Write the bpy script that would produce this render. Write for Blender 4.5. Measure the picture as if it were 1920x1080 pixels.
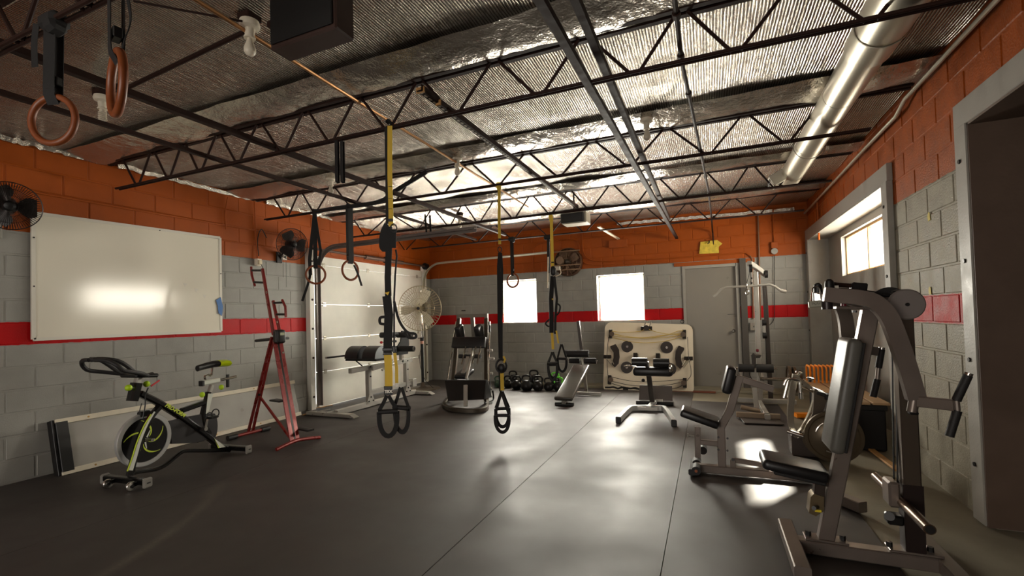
import bpy, bmesh, math, random
from mathutils import Vector, Matrix
random.seed(7)
V = Vector
for o in list(bpy.data.objects): bpy.data.objects.remove(o, do_unlink=True)
SC = bpy.context.scene
COL = SC.collection
PI = math.pi

# ------------------------------------------------------------------ camera
# metres: x along the back wall (0 = garage-door wall), y towards the back wall (0), z up
FPX, PX0, PY0 = 870.53, 960.0, 573.36
CAMP = V((5.7333, -8.8883, 1.3459))
_yaw, _pit, _rol = [math.radians(a) for a in (22.8893, 1.3868, -1.581)]
CF = V((-math.sin(_yaw)*math.cos(_pit), math.cos(_yaw)*math.cos(_pit), math.sin(_pit)))
_r = V((math.cos(_yaw), math.sin(_yaw), 0)); _u = _r.cross(CF)
CR = _r*math.cos(_rol) + _u*math.sin(_rol)
CU = _u*math.cos(_rol) - _r*math.sin(_rol)
cam = bpy.data.cameras.new('camera'); camo = bpy.data.objects.new('camera', cam); COL.objects.link(camo)
cam.sensor_width = 36; cam.lens = FPX/1920*36; cam.shift_y = (PY0-540)/1920; cam.clip_start = .05
camo.matrix_world = Matrix(((CR.x, CU.x, -CF.x, CAMP.x), (CR.y, CU.y, -CF.y, CAMP.y), (CR.z, CU.z, -CF.z, CAMP.z), (0, 0, 0, 1)))
SC.camera = camo

def ray(px, py): return CF + CR*((px-PX0)/FPX) - CU*((py-PY0)/FPX)
def at(px, py, x=None, y=None, z=None):
    """surveyed point: where the sight line through a measured photo point meets a plane of the room"""
    d = ray(px, py); a, v = (0, x) if x is not None else (1, y) if y is not None else (2, z)
    return CAMP + d*((v-CAMP[a])/d[a])
def onp(px, py, p0, n):
    d = ray(px, py); n = V(n); return CAMP + d*((V(p0)-CAMP).dot(n)/d.dot(n))

# ------------------------------------------------------------------ light and exposure
SC.view_settings.view_transform = 'Standard'; SC.view_settings.look = 'None'
SC.view_settings.gamma = 1; SC.view_settings.use_curve_mapping = False
SC.view_settings.exposure = 0.2
w = bpy.data.worlds.new('sky'); SC.world = w; w.use_nodes = True
bg = w.node_tree.nodes['Background']; bg.inputs[0].default_value = (1, .96, .9, 1); bg.inputs[1].default_value = 3.0
def area(name, loc, rot, sx, sy, power, col):
    l = bpy.data.lights.new(name, 'AREA'); l.shape = 'RECTANGLE'; l.size = sx; l.size_y = sy; l.energy = power; l.color = col
    o = bpy.data.objects.new(name, l); o.location = loc; o.rotation_euler = rot; COL.objects.link(o); return o
DAY = (1, .93, .82)
area('daylight_back_left', (2.1, .34, 1.68), (-PI/2, 0, 0), .84, .9, 155, DAY)
area('daylight_back_right', (4.21, .34, 1.66), (-PI/2, 0, 0), .86, .9, 190, DAY)
area('daylight_side', (7.78, -1.92, 2.08), (0, PI/2, 0), .56, 1.95, 85, (1, .9, .76))
area('daylight_front_door', (3.2, -13.3, 1.5), (PI/2, 0, 0), 3.4, 2.4, 75, (1, .9, .78))
sl = bpy.data.lights.new('sun', 'SUN'); sl.energy = 80; sl.angle = math.radians(2.5); sl.color = (1, .93, .8)
so = bpy.data.objects.new('sun', sl); COL.objects.link(so); so.rotation_euler = V((-.72, -1.13, -1)).to_track_quat('-Z', 'Y').to_euler(); so.location = (12, 8, 8)

# ------------------------------------------------------------------ materials
def lin(c): return tuple(((v/255)/12.92 if v/255 <= .04045 else ((v/255+.055)/1.055)**2.4) for v in c) + (1,)
MATS = {}
def mat(name, rgb, rough=.5, metal=0, bump=0, bscale=60, var=0, vscale=8, coat=0, alpha=1, spec=.5, trans=0, ior=1.45):
    if name in MATS: return MATS[name]
    m = bpy.data.materials.new(name); m.use_nodes = True; nt = m.node_tree; p = nt.nodes['Principled BSDF']
    p.inputs['Base Color'].default_value = lin(rgb); p.inputs['Roughness'].default_value = rough; p.inputs['Metallic'].default_value = metal
    p.inputs['Specular IOR Level'].default_value = spec; p.inputs['Coat Weight'].default_value = coat; p.inputs['Coat Roughness'].default_value = .1
    p.inputs['Transmission Weight'].default_value = trans; p.inputs['IOR'].default_value = ior; p.inputs['Alpha'].default_value = alpha
    if var or bump:
        tc = nt.nodes.new('ShaderNodeTexCoord'); g = nt.nodes.new('ShaderNodeNewGeometry')
    if var:
        n = nt.nodes.new('ShaderNodeTexNoise'); n.inputs['Scale'].default_value = vscale; n.inputs['Detail'].default_value = 6
        nt.links.new(g.outputs['Position'], n.inputs['Vector'])
        mx = nt.nodes.new('ShaderNodeMixRGB'); mx.blend_type = 'MULTIPLY'; mx.inputs[0].default_value = 1; mx.inputs[1].default_value = lin(rgb)
        r = nt.nodes.new('ShaderNodeMapRange'); r.inputs[1].default_value = .3; r.inputs[2].default_value = .7
        r.inputs[3].default_value = 1-var; r.inputs[4].default_value = 1+var*.6
        nt.links.new(n.outputs['Fac'], r.inputs[0]); nt.links.new(r.outputs[0], mx.inputs[2]); nt.links.new(mx.outputs[0], p.inputs['Base Color'])
        r2 = nt.nodes.new('ShaderNodeMapRange'); r2.inputs[1].default_value = .3; r2.inputs[2].default_value = .7
        r2.inputs[3].default_value = max(.02, rough-.08); r2.inputs[4].default_value = min(1, rough+.08)
        nt.links.new(n.outputs['Fac'], r2.inputs[0]); nt.links.new(r2.outputs[0], p.inputs['Roughness'])
    if bump:
        n = nt.nodes.new('ShaderNodeTexNoise'); n.inputs['Scale'].default_value = bscale; n.inputs['Detail'].default_value = 4
        nt.links.new(g.outputs['Position'], n.inputs['Vector'])
        b = nt.nodes.new('ShaderNodeBump'); b.inputs['Strength'].default_value = bump; b.inputs['Distance'].default_value = .004
        nt.links.new(n.outputs['Fac'], b.inputs['Height']); nt.links.new(b.outputs[0], p.inputs['Normal'])
    MATS[name] = m; return m

def paint_bands(name='block_paint', grey=(150, 148, 142), bump=.5, bs=130, var=.09, vs=5):
    """painted block: grey, a red course and orange above (the paint's own borders, by height)"""
    m = mat(name, grey, .5, bump=bump, bscale=bs, var=var, vscale=vs, spec=.22); nt = m.node_tree
    p = nt.nodes['Principled BSDF']; g = [n for n in nt.nodes if n.type == 'NEW_GEOMETRY'][0]
    mx = [n for n in nt.nodes if n.type == 'MIX_RGB'][0]
    sx = nt.nodes.new('ShaderNodeSeparateXYZ'); nt.links.new(g.outputs['Position'], sx.inputs[0])
    wn = nt.nodes.new('ShaderNodeTexNoise'); wn.inputs['Scale'].default_value = 14; nt.links.new(g.outputs['Position'], wn.inputs['Vector'])
    ad = nt.nodes.new('ShaderNodeMath'); ad.operation = 'MULTIPLY_ADD'; ad.inputs[1].default_value = .016; nt.links.new(wn.outputs['Fac'], ad.inputs[0]); nt.links.new(sx.outputs['Z'], ad.inputs[2])
    rp = nt.nodes.new('ShaderNodeValToRGB'); rp.color_ramp.interpolation = 'CONSTANT'; e = rp.color_ramp.elements
    H = 3.3
    e[0].position = 0; e[0].color = lin(grey); e[1].position = 1.224/H; e[1].color = lin((178, 3, 8))
    a = e.new(1.427/H); a.color = lin(grey); b = e.new(2.243/H); b.color = lin((156, 74, 17))
    dv = nt.nodes.new('ShaderNodeMath'); dv.operation = 'DIVIDE'; dv.inputs[1].default_value = H
    nt.links.new(ad.outputs[0], dv.inputs[0]); nt.links.new(dv.outputs[0], rp.inputs[0]); nt.links.new(rp.outputs[0], mx.inputs[1])
    return m

def foil_mat(name, ribs=True):
    m = bpy.data.materials.new(name); m.use_nodes = True; nt = m.node_tree; p = nt.nodes['Principled BSDF']
    p.inputs['Base Color'].default_value = lin((196, 189, 178)); p.inputs['Metallic'].default_value = .8; p.inputs['Roughness'].default_value = .26
    g = nt.nodes.new('ShaderNodeNewGeometry'); mp = nt.nodes.new('ShaderNodeMapping'); nt.links.new(g.outputs['Position'], mp.inputs[0])
    mp.inputs['Scale'].default_value = (1, .12, 1) if ribs else (1, 1, 1)
    n = nt.nodes.new('ShaderNodeTexNoise'); n.inputs['Scale'].default_value = 26 if ribs else 9; n.inputs['Detail'].default_value = 5; nt.links.new(mp.outputs[0], n.inputs['Vector'])
    cr = nt.nodes.new('ShaderNodeTexVoronoi'); cr.inputs['Scale'].default_value = 70; nt.links.new(g.outputs['Position'], cr.inputs['Vector'])
    b1 = nt.nodes.new('ShaderNodeBump'); b1.inputs['Strength'].default_value = .75; b1.inputs['Distance'].default_value = .025; nt.links.new(n.outputs['Fac'], b1.inputs['Height'])
    b2 = nt.nodes.new('ShaderNodeBump'); b2.inputs['Strength'].default_value = .25; b2.inputs['Distance'].default_value = .006; nt.links.new(cr.outputs['Distance'], b2.inputs['Height']); nt.links.new(b1.outputs[0], b2.inputs['Normal'])
    last = b2
    if ribs:
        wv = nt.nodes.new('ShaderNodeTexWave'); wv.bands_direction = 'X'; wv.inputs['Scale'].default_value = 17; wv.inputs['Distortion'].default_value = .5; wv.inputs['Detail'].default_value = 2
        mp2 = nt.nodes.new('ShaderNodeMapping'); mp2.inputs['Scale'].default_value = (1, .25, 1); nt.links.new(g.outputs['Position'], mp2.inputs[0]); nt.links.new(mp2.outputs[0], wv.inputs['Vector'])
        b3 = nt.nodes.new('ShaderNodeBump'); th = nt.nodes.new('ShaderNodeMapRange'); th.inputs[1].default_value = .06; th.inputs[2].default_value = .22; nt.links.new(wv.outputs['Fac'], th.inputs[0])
        mc = nt.nodes.new('ShaderNodeMixRGB'); mc.inputs[1].default_value = lin((96, 86, 78)); mc.inputs[2].default_value = lin((216, 208, 196)); nt.links.new(th.outputs[0], mc.inputs[0]); nt.links.new(mc.outputs[0], p.inputs['Base Color'])  # shade in the rib grooves painted into the base colour as darker lines
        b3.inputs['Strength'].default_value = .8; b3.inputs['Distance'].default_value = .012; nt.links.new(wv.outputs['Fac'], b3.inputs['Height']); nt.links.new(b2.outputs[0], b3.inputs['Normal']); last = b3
    nt.links.new(last.outputs[0], p.inputs['Normal']); MATS[name] = m
    return m

BLOCK = paint_bands()
BLOCKR = paint_bands('rough_block_paint', (148, 142, 126), 1.0, 75, .22, 9)
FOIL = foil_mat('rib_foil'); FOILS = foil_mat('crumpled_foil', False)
def scuff(m):
    nt = m.node_tree; p = nt.nodes['Principled BSDF']; g = [n for n in nt.nodes if n.type == 'NEW_GEOMETRY'][0]; src = p.inputs['Base Color'].links[0].from_socket
    c, e, f_ = at(262, 1000, z=0), at(322, 996, z=0), at(262, 925, z=0)
    ea = (e-c); eb = f_-c; eb = eb-ea.normalized()*eb.dot(ea.normalized())
    def mth(op, a, b=None, cl=False):
        n = nt.nodes.new('ShaderNodeMath'); n.operation = op; n.use_clamp = cl
        for i, q in enumerate((a, b)):
            if q is None: continue
            if isinstance(q, (int, float)): n.inputs[i].default_value = q
            else: nt.links.new(q, n.inputs[i])
        return n.outputs[0]
    s = nt.nodes.new('ShaderNodeSeparateXYZ'); nt.links.new(g.outputs['Position'], s.inputs[0])
    dx = mth('SUBTRACT', s.outputs['X'], c.x); dy = mth('SUBTRACT', s.outputs['Y'], c.y); 
    def dt(v): return mth('ADD', mth('MULTIPLY', dx, v.x/v.length_squared), mth('MULTIPLY', dy, v.y/v.length_squared))
    u_, v_ = dt(ea), dt(eb); r = mth('SQRT', mth('ADD', mth('MULTIPLY', u_, u_), mth('MULTIPLY', v_, v_)))
    band = mth('SUBTRACT', 1, mth('DIVIDE', mth('ABSOLUTE', mth('SUBTRACT', r, 1)), .28), True)
    side = mth('MULTIPLY', mth('ADD', u_, .1), 2, True); n = nt.nodes.new('ShaderNodeTexNoise'); n.inputs['Scale'].default_value = 60; nt.links.new(g.outputs['Position'], n.inputs['Vector'])
    f = mth('MULTIPLY', mth('MULTIPLY', band, side), mth('MULTIPLY', n.outputs['Fac'], .45)); mx = nt.nodes.new('ShaderNodeMixRGB'); mx.inputs[2].default_value = lin((128, 120, 104))
    nt.links.new(f, mx.inputs[0]); nt.links.new(src, mx.inputs[1]); nt.links.new(mx.outputs[0], p.inputs['Base Color'])
RUBBER = mat('rubber_sheet', (50, 42, 38), .56, bump=.2, bscale=420, var=.05, vscale=2, spec=.95)
scuff(RUBBER)
CONC = mat('bare_concrete', (142, 134, 116), .7, bump=.3, bscale=60, var=.18, vscale=4)
STEELB = mat('joist_steel', (44, 26, 20), .66, 0, var=.2, vscale=20, spec=.2)
BLACKS = mat('black_steel', (22, 21, 21), .35, .2)
BLACKP = mat('black_plastic', (24, 23, 23), .45)
FOAM = mat('black_foam', (30, 28, 28), .6, bump=.3, bscale=300)
VINYL = mat('black_vinyl', (26, 25, 26), .36, bump=.15, bscale=120)
VINYLG = mat('grey_vinyl', (88, 86, 80), .4, bump=.15, bscale=120)
SILVER = mat('silver_paint', (172, 168, 160), .35, .45, var=.06)
CHAMP = mat('taupe_paint', (122, 111, 103), .35, .5, var=.06)
CHROME = mat('chrome', (215, 212, 205), .14, 1)
GALV = mat('galvanised', (186, 180, 164), .36, .8)
RED = mat('red_enamel', (120, 30, 26), .3, .2, var=.08)
WHITEP = mat('white_enamel', (214, 209, 196), .35)
DOORW = mat('door_white', (222, 219, 207), .6, var=.06, vscale=4, bump=.08, bscale=90)
GREYP = mat('grey_board_paint', (150, 146, 138), .45, bump=.25, bscale=70, var=.1)
ORANGEP = mat('orange_paint', (156, 74, 17), .5, var=.08, spec=.3)
WOOD = mat('ring_wood', (126, 64, 28), .42, var=.15, vscale=20)
PLY = mat('bare_timber', (186, 140, 86), .6, var=.2, vscale=12)
WEB = mat('black_webbing', (24, 22, 22), .75, bump=.3, bscale=500)
YEL = mat('yellow_webbing', (216, 180, 62), .7, bump=.3, bscale=500)
ORG = mat('orange_plastic', (248, 142, 14), .4)
LIME = mat('lime_plastic', (178, 214, 32), .4)
PORC = mat('porcelain', (226, 216, 196), .3)
IRON = mat('plate_iron', (70, 62, 54), .42, .5, bump=.3, bscale=200)
KIRON = mat('kettlebell_iron', (30, 28, 28), .32, .3, bump=.2, bscale=150)

# ------------------------------------------------------------------ mesh tools
class M:
    def __init__(s): s.v = []; s.f = []; s.cut = []
    def add(s, vs, fs):
        n = len(s.v); s.cut.append((n, len(s.f))); s.v += [V(v) for v in vs]; s.f += [tuple(i+n for i in f) for f in fs]; return s
    def box(s, c, d, R=None, b=0):
        """box of full size d centred at c, optional rotation matrix R and chamfer b"""
        c = V(c); h = [x/2 for x in d]; vs = []; fs = []
        if b <= 0:
            for x in (-1, 1):
                for y in (-1, 1):
                    for z in (-1, 1): vs.append(V((x*h[0], y*h[1], z*h[2])))
            fs = [(0, 1, 3, 2), (4, 6, 7, 5), (0, 4, 5, 1), (2, 3, 7, 6), (0, 2, 6, 4), (1, 5, 7, 3)]
        else:
            b = min(b, min(h)*.98); idx = {}
            for sx in (-1, 1):
                for sy in (-1, 1):
                    for sz in (-1, 1):
                        for a in range(3):
                            p = [sx*(h[0]-b), sy*(h[1]-b), sz*(h[2]-b)]; sg = (sx, sy, sz); p[a] = sg[a]*h[a]
                            idx[(sx, sy, sz, a)] = len(vs); vs.append(V(p))
            def k(sg, a): return idx[(sg[0], sg[1], sg[2], a)]
            for a in range(3):
                o1, o2 = (a+1) % 3, (a+2) % 3
                for sa in (-1, 1):
                    q = []
                    for s1, s2 in ((-1, -1), (1, -1), (1, 1), (-1, 1)):
                        g = [0, 0, 0]; g[a] = sa; g[o1] = s1; g[o2] = s2; q.append(k(g, a))
                    fs.append(tuple(q if sa > 0 else q[::-1]))
            for a in range(3):
                o1, o2 = (a+1) % 3, (a+2) % 3
                for s1 in (-1, 1):
                    for s2 in (-1, 1):
                        g0 = [0, 0, 0]; g0[a] = -1; g0[o1] = s1; g0[o2] = s2; g1 = list(g0); g1[a] = 1
                        q = [k(g0, o1), k(g1, o1), k(g1, o2), k(g0, o2)]; fs.append(tuple(q if s1*s2 < 0 else q[::-1]))
            for sx in (-1, 1):
                for sy in (-1, 1):
                    for sz in (-1, 1):
                        q = [k((sx, sy, sz), 0), k((sx, sy, sz), 1), k((sx, sy, sz), 2)]; fs.append(tuple(q if sx*sy*sz > 0 else q[::-1]))
        if R is not None: vs = [R @ v for v in vs]
        return s.add([v+c for v in vs], fs)
    def sweep(s, pts, prof, up=None, closed=False, caps=True, scale=None):
        """sweep a 2D profile (a, b) along pts; b axis follows 'up' (or is carried along)"""
        pts = [V(p) for p in pts]; n = len(pts); k = len(prof); T = []
        for i in range(n):
            a = pts[i-1] if (i > 0 or closed) else pts[i]; b = pts[(i+1) % n] if (i < n-1 or closed) else pts[i]
            if not closed and i == 0: a = pts[0]
            t = (b-a); T.append(t.normalized() if t.length > 1e-9 else V((0, 0, 1)))
        if up is None:
            u = V((0, 0, 1)) if abs(T[0].z) < .9 else V((1, 0, 0))
        else: u = V(up) if not isinstance(up, list) else V(up[0])
        vs = []
        for i in range(n):
            if isinstance(up, list): u = V(up[i])
            t = T[i]
            if up is not None and not isinstance(up, list): u = V(up)
            u2 = u - t*u.dot(t)
            if u2.length < 1e-6: u2 = t.orthogonal()
            u2.normalize(); sd = t.cross(u2); u = u2
            mf = 1
            if 0 < i < n-1 or closed:
                d1 = (pts[i]-pts[i-1]); d2 = (pts[(i+1) % n]-pts[i])
                if d1.length > 1e-9 and d2.length > 1e-9:
                    ca = max(-1, min(1, d1.normalized().dot(d2.normalized()))); mf = 1/max(.5, math.sqrt((1+ca)/2))
            sc = scale[i] if scale else 1
            bend = None
            if mf > 1.001:
                bd = (d2.normalized()-d1.normalized()).normalized()
                bend = bd
            for a, b in prof:
                q = sd*a*sc + u2*b*sc
                if bend is not None: q = q + bend*(q.dot(bend)*(mf-1))
                vs.append(pts[i]+q)
        fs = []
        for i in range(n if closed else n-1):
            j = (i+1) % n
            for a in range(k):
                b = (a+1) % k; fs.append((i*k+a, i*k+b, j*k+b, j*k+a))
        if caps and not closed:
            fs.append(tuple(range(k))[::-1]); fs.append(tuple((n-1)*k+a for a in range(k)))
        return s.add(vs, fs)
    def bar(s, p, q, w, h, up=(0, 0, 1), c=.0):
        return s.path([p, q], w, h, up, c)
    def path(s, pts, w, h, up=None, c=0, closed=False):
        a, b = w/2, h/2
        if c: pr = [(-a+c, -b), (a-c, -b), (a, -b+c), (a, b-c), (a-c, b), (-a+c, b), (-a, b-c), (-a, -b+c)]
        else: pr = [(-a, -b), (a, -b), (a, b), (-a, b)]
        return s.sweep(pts, pr, up, closed)
    def tube(s, pts, r, n=10, closed=False, scale=None):
        return s.sweep(pts, [(r*math.cos(2*PI*i/n), r*math.sin(2*PI*i/n)) for i in range(n)], None, closed, scale=scale)
    def cyl(s, p, q, r, n=16, r2=None):
        p = V(p); q = V(q); t = (q-p).normalized(); a = t.orthogonal().normalized(); b = t.cross(a); r2 = r if r2 is None else r2
        vs = [p+(a*math.cos(2*PI*i/n)+b*math.sin(2*PI*i/n))*r for i in range(n)] + [q+(a*math.cos(2*PI*i/n)+b*math.sin(2*PI*i/n))*r2 for i in range(n)]
        fs = [(i, (i+1) % n, n+(i+1) % n, n+i) for i in range(n)] + [tuple(range(n))[::-1], tuple(range(n, 2*n))]
        return s.add(vs, fs)
    def lathe(s, p, axis, prof, n=20):
        """prof: (distance along axis, radius)"""
        p = V(p); t = V(axis).normalized(); a = t.orthogonal().normalized(); b = t.cross(a); vs = []; fs = []; k = len(prof)
        for d, r in prof:
            for i in range(n): vs.append(p+t*d+(a*math.cos(2*PI*i/n)+b*math.sin(2*PI*i/n))*max(r, 1e-4))
        for j in range(k-1):
            for i in range(n): fs.append((j*n+i, j*n+(i+1) % n, (j+1)*n+(i+1) % n, (j+1)*n+i))
        fs += [tuple(range(n))[::-1], tuple((k-1)*n+i for i in range(n))]
        return s.add(vs, fs)
    def torus(s, c, axis, R, r, n=28, m=8, sy=1):
        c = V(c); t = V(axis).normalized(); a = t.orthogonal().normalized()
        if abs(t.z) < .9: a = t.cross(V((0, 0, 1))).normalized()
        b = t.cross(a); return s.tube([c+a*R*math.cos(2*PI*i/n)+b*R*sy*math.sin(2*PI*i/n) for i in range(n)], r, m, True)
    def ball(s, c, r, n=14, sc=(1, 1, 1)):
        vs = []; fs = []; k = n//2; c = V(c)
        for j in range(k+1):
            th = PI*j/k
            for i in range(n):
                ph = 2*PI*i/n; vs.append(c+V((r*sc[0]*math.sin(th)*math.cos(ph), r*sc[1]*math.sin(th)*math.sin(ph), r*sc[2]*math.cos(th))))
        for j in range(k):
            for i in range(n): fs.append((j*n+i, (j+1)*n+i, (j+1)*n+(i+1) % n, j*n+(i+1) % n))
        return s.add(vs, fs)
    def prism(s, poly, ex):
        poly = [V(p) for p in poly]; ex = V(ex); n = len(poly)
        return s.add(poly+[p+ex for p in poly], [tuple(range(n))[::-1], tuple(range(n, 2*n))]+[(i, (i+1) % n, n+(i+1) % n, n+i) for i in range(n)])
    def pad(s, c, d, R=None, r=.03, seg=3):
        """upholstered block: rounded edges"""
        bm = bmesh.new(); bmesh.ops.create_cube(bm, size=1); bmesh.ops.scale(bm, vec=d, verts=bm.verts)
        bmesh.ops.bevel(bm, geom=bm.edges[:], offset=min(r, min(d)*.49), segments=seg, profile=.5, affect='EDGES')
        bm.verts.index_update(); c = V(c)
        vs = [(R @ v.co if R is not None else v.co.copy())+c for v in bm.verts]; fs = [tuple(x.index for x in f.verts) for f in bm.faces]; bm.free()
        return s.add(vs, fs)
    def mesh(s, name, m, off=V((0, 0, 0)), sharp=35):
        me = bpy.data.meshes.new(name); me.from_pydata([tuple(v-off) for v in s.v], [], s.f)
        bm = bmesh.new(); bm.from_mesh(me); bmesh.ops.recalc_face_normals(bm, faces=bm.faces[:]); bm.to_mesh(me); bm.free()
        me.polygons.foreach_set('use_smooth', [True]*len(me.polygons)); me.set_sharp_from_angle(angle=math.radians(sharp))
        me.materials.append(m); return me
    def build(s, name, m, parent=None, label=None, org=None, sharp=35):
        """one mesh object from world coordinates; org = where its origin stands"""
        if name in SPLIT and len(s.cut) > 1:
            o = None; cs = s.cut+[(len(s.v), len(s.f))]; g = SPLIT[name]
            for i in range(0, len(cs)-1, g):
                (v0, f0), (v1, f1) = cs[i], cs[min(i+g, len(cs)-1)]
                k = M(); k.add(s.v[v0:v1], [tuple(q-v0 for q in f) for f in s.f[f0:f1]]); k.cut = k.cut[:1]; r = k.build(name, m, parent, label, org, sharp); o = o or r
            return o
        off = V(org) if org is not None else (WO[parent.name] if parent is not None else V((0, 0, 0)))
        o = bpy.data.objects.new(name, s.mesh(name, m, off, sharp)); COL.objects.link(o); WO[o.name] = off
        if parent is not None: o.parent = parent; o.location = off - WO[parent.name]
        else: o.location = off
        if label: o['label'] = label
        if name in TINY and len(s.cut) > 1: o['kind'] = 'stuff'
        return o
SPLIT = {'end_bracket': 1, 'coupling': 1, 'ankle_roller': 1, 'hinge': 2, 'end_cap': 1, 'cable_drum': 1, 'jamb_angle': 1, 'cross_bar': 1, 'hanger': 1, 'toe_cage': 1, 'lock_pin': 1, 'hook_post': 1, 'black_block': 1,
         'strap_band': 1, 'grip_collar': 1, 'cable': 1, 'vertical_cable': 1, 'side_plate': 1, 'foam_rung': 1, 'wheel_bracket': 1, 'grip_handle': 1}
TINY = {'bolt', 'screw', 'bolt_head', 'flange_bolt', 'plate_bolt', 'strap_print', 'tape_scrap', 'register_slats', 'silver_swirl', 'lime_swirl', 'foot_pin', 'guard'}
WO = {}
def tag(o, label, cat, group=None):
    o['label'] = label; o['category'] = cat
    if group: o['group'] = group
    return o
def thing(name, label, cat, loc, group=None):
    o = bpy.data.objects.new(name, None); COL.objects.link(o); o.location = loc; o.empty_display_size = .1; WO[o.name] = V(loc)
    return tag(o, label, cat, group)
def struct(o): o['kind'] = 'structure'; return o
def dup(root, loc, rz=0, label=None):
    r = root.copy(); COL.objects.link(r); r.location = loc; r.rotation_euler = (0, 0, rz); WO[r.name] = V(loc)
    if label: r['label'] = label
    for ch in [c for c in root.children if c.type in ('MESH', 'EMPTY')]:
        c = ch.copy(); COL.objects.link(c); c.parent = r
        for g in list(ch.children):
            d = g.copy(); COL.objects.link(d); d.parent = c
    return r
def spl(pts, n=6, closed=False):
    pts = [V(p) for p in pts]; N = len(pts); out = []
    for i in range(N if closed else N-1):
        p1 = pts[i]; p2 = pts[(i+1) % N]
        p0 = pts[i-1] if (i > 0 or closed) else p1*2-p2; p3 = pts[(i+2) % N] if (i+2 < N or closed) else p2*2-p1
        for k in range(n):
            t = k/n; out.append(.5*((2*p1)+(p2-p0)*t+(2*p0-5*p1+4*p2-p3)*t*t+(3*p1-p0-3*p2+p3)*t**3))
    if not closed: out.append(pts[-1])
    return out
def arc(c, a, b, r, t0, t1, n=8):
    c = V(c); a = V(a); b = V(b)
    return [c+a*r*math.cos(t0+(t1-t0)*i/n)+b*r*math.sin(t0+(t1-t0)*i/n) for i in range(n+1)]
def frame3(x, z):
    """rotation whose local x, z follow the given directions"""
    x = V(x).normalized(); y = V(z).cross(x).normalized(); z = x.cross(y)
    return Matrix((x, y, z)).transposed()
def text(name, s, size, m, origin, xdir, up, parent, ext=.0015, label=None, bold=0, shear=0, align='CENTER'):
    c = bpy.data.curves.new(name, 'FONT'); c.body = s; c.size = size; c.extrude = ext; c.align_x = align; c.align_y = 'CENTER'; c.offset = bold; c.shear = shear; c.resolution_u = 3
    t = bpy.data.objects.new('tmp_text', c); COL.objects.link(t)
    dg = bpy.context.evaluated_depsgraph_get(); dg.update(); me = bpy.data.meshes.new_from_object(t.evaluated_get(dg)); bpy.data.objects.remove(t)
    x = V(xdir).normalized(); y = (V(up)-x*x.dot(V(up))).normalized(); z = x.cross(y)
    R = Matrix((x, y, z)).transposed(); off = WO[parent.name]
    for v in me.vertices: v.co = R @ v.co + V(origin) - off
    me.materials.clear(); me.materials.append(m)
    o = bpy.data.objects.new(name, me); COL.objects.link(o); o.parent = parent; WO[o.name] = off
    if label: o['label'] = label
    return o
# ------------------------------------------------------------------ room shell
CH = .2032; BL = .4064; W = 7.28; YF = -12.8; ZC = 3.14
ORIG = V((0, 0, 0))
def slab(name, boxes, m, parent=None):
    k = M()
    for a, b in boxes: k.box([(p+q)/2 for p, q in zip(a, b)], [q-p for p, q in zip(a, b)])
    o = k.build(name, m, parent, org=(0, 0, 0)); return o if parent else struct(o)
def rects(u0, u1, z0, z1, holes):
    """split a wall rectangle into boxes round its openings"""
    us = sorted({u0, u1}|{h[0] for h in holes}|{h[1] for h in holes}); zs = sorted({z0, z1}|{h[2] for h in holes}|{h[3] for h in holes}); out = []
    for a, b in zip(us, us[1:]):
        if a < u0 or b > u1: continue
        run = None
        for c, d in zip(zs, zs[1:]):
            if any(h[0] <= a+1e-6 and b <= h[1]+1e-6 and h[2] <= c+1e-6 and d <= h[3]+1e-6 for h in holes): run = None; continue
            if run is not None: out[-1] = (a, b, out[-1][2], d)
            else: out.append((a, b, c, d))
            run = True
    return out
BC = {}
def blocks(wall, place, u0, u1, z1, holes, joint0, limit, bm_=None):
    bm_ = bm_ or BLOCK
    """painted concrete blocks in running bond, each an object; shares a mesh between blocks of one size"""
    J = .006; n = 0; rest = M(); cells = []
    for c in range(int(math.ceil(z1/CH))):
        za, zb = c*CH, min((c+1)*CH, z1); u = joint0 + (BL/2 if c % 2 else 0)
        while u > u0: u -= BL
        while u < u1:
            a, b = max(u, u0), min(u+BL, u1); u += BL
            if b-a < .03: continue
            segs = [(a, b, za, zb)]
            for h in holes:
                out = []
                for (p, q, r, t) in segs:
                    if h[0] >= q or h[1] <= p or h[2] >= t or h[3] <= r: out.append((p, q, r, t)); continue
                    if h[0] > p: out.append((p, h[0], r, t))
                    if h[1] < q: out.append((h[1], q, r, t))
                    mp, mq = max(p, h[0]), min(q, h[1])
                    if h[2] > r: out.append((mp, mq, r, h[2]))
                    if h[3] < t: out.append((mp, mq, h[3], t))
                segs = out
            cells += [s for s in segs if s[1]-s[0] > .025 and s[3]-s[2] > .02]
    key = [(abs((a+b)/2-0)*0 + (V(place((a+b)/2, (c+d)/2)[0])-CAMP).length, (a, b, c, d)) for a, b, c, d in cells]
    key.sort(key=lambda t: t[0])
    for i, (_, (a, b, c, d)) in enumerate(key):
        p, ud, nd = place((a+b)/2, (c+d)/2); su, sz = round(b-a-2*J, 3), round(d-c-2*J, 3)
        R = Matrix((V(ud), -V(nd), V((0, 0, 1)))).transposed()
        dep = .03
        if i < limit:
            k = (su, sz, bm_.name)
            if k not in BC: BC[k] = M().box((0, dep/2, 0), (su, dep, sz), None, .006).mesh('concrete_block', bm_, sharp=30)
            o = bpy.data.objects.new('concrete_block', BC[k]); COL.objects.link(o); o.parent = wall
            jit = random.uniform(0, .0018)
            o.matrix_local = Matrix.Translation(V(p)-V(nd)*jit) @ R.to_4x4()
        else: rest.box(V(p)-V(nd)*dep/2, (su, dep, sz), R, .004)
    if rest.v:
        o = rest.build('concrete_blocks', bm_, wall); o['kind'] = 'stuff'

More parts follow.
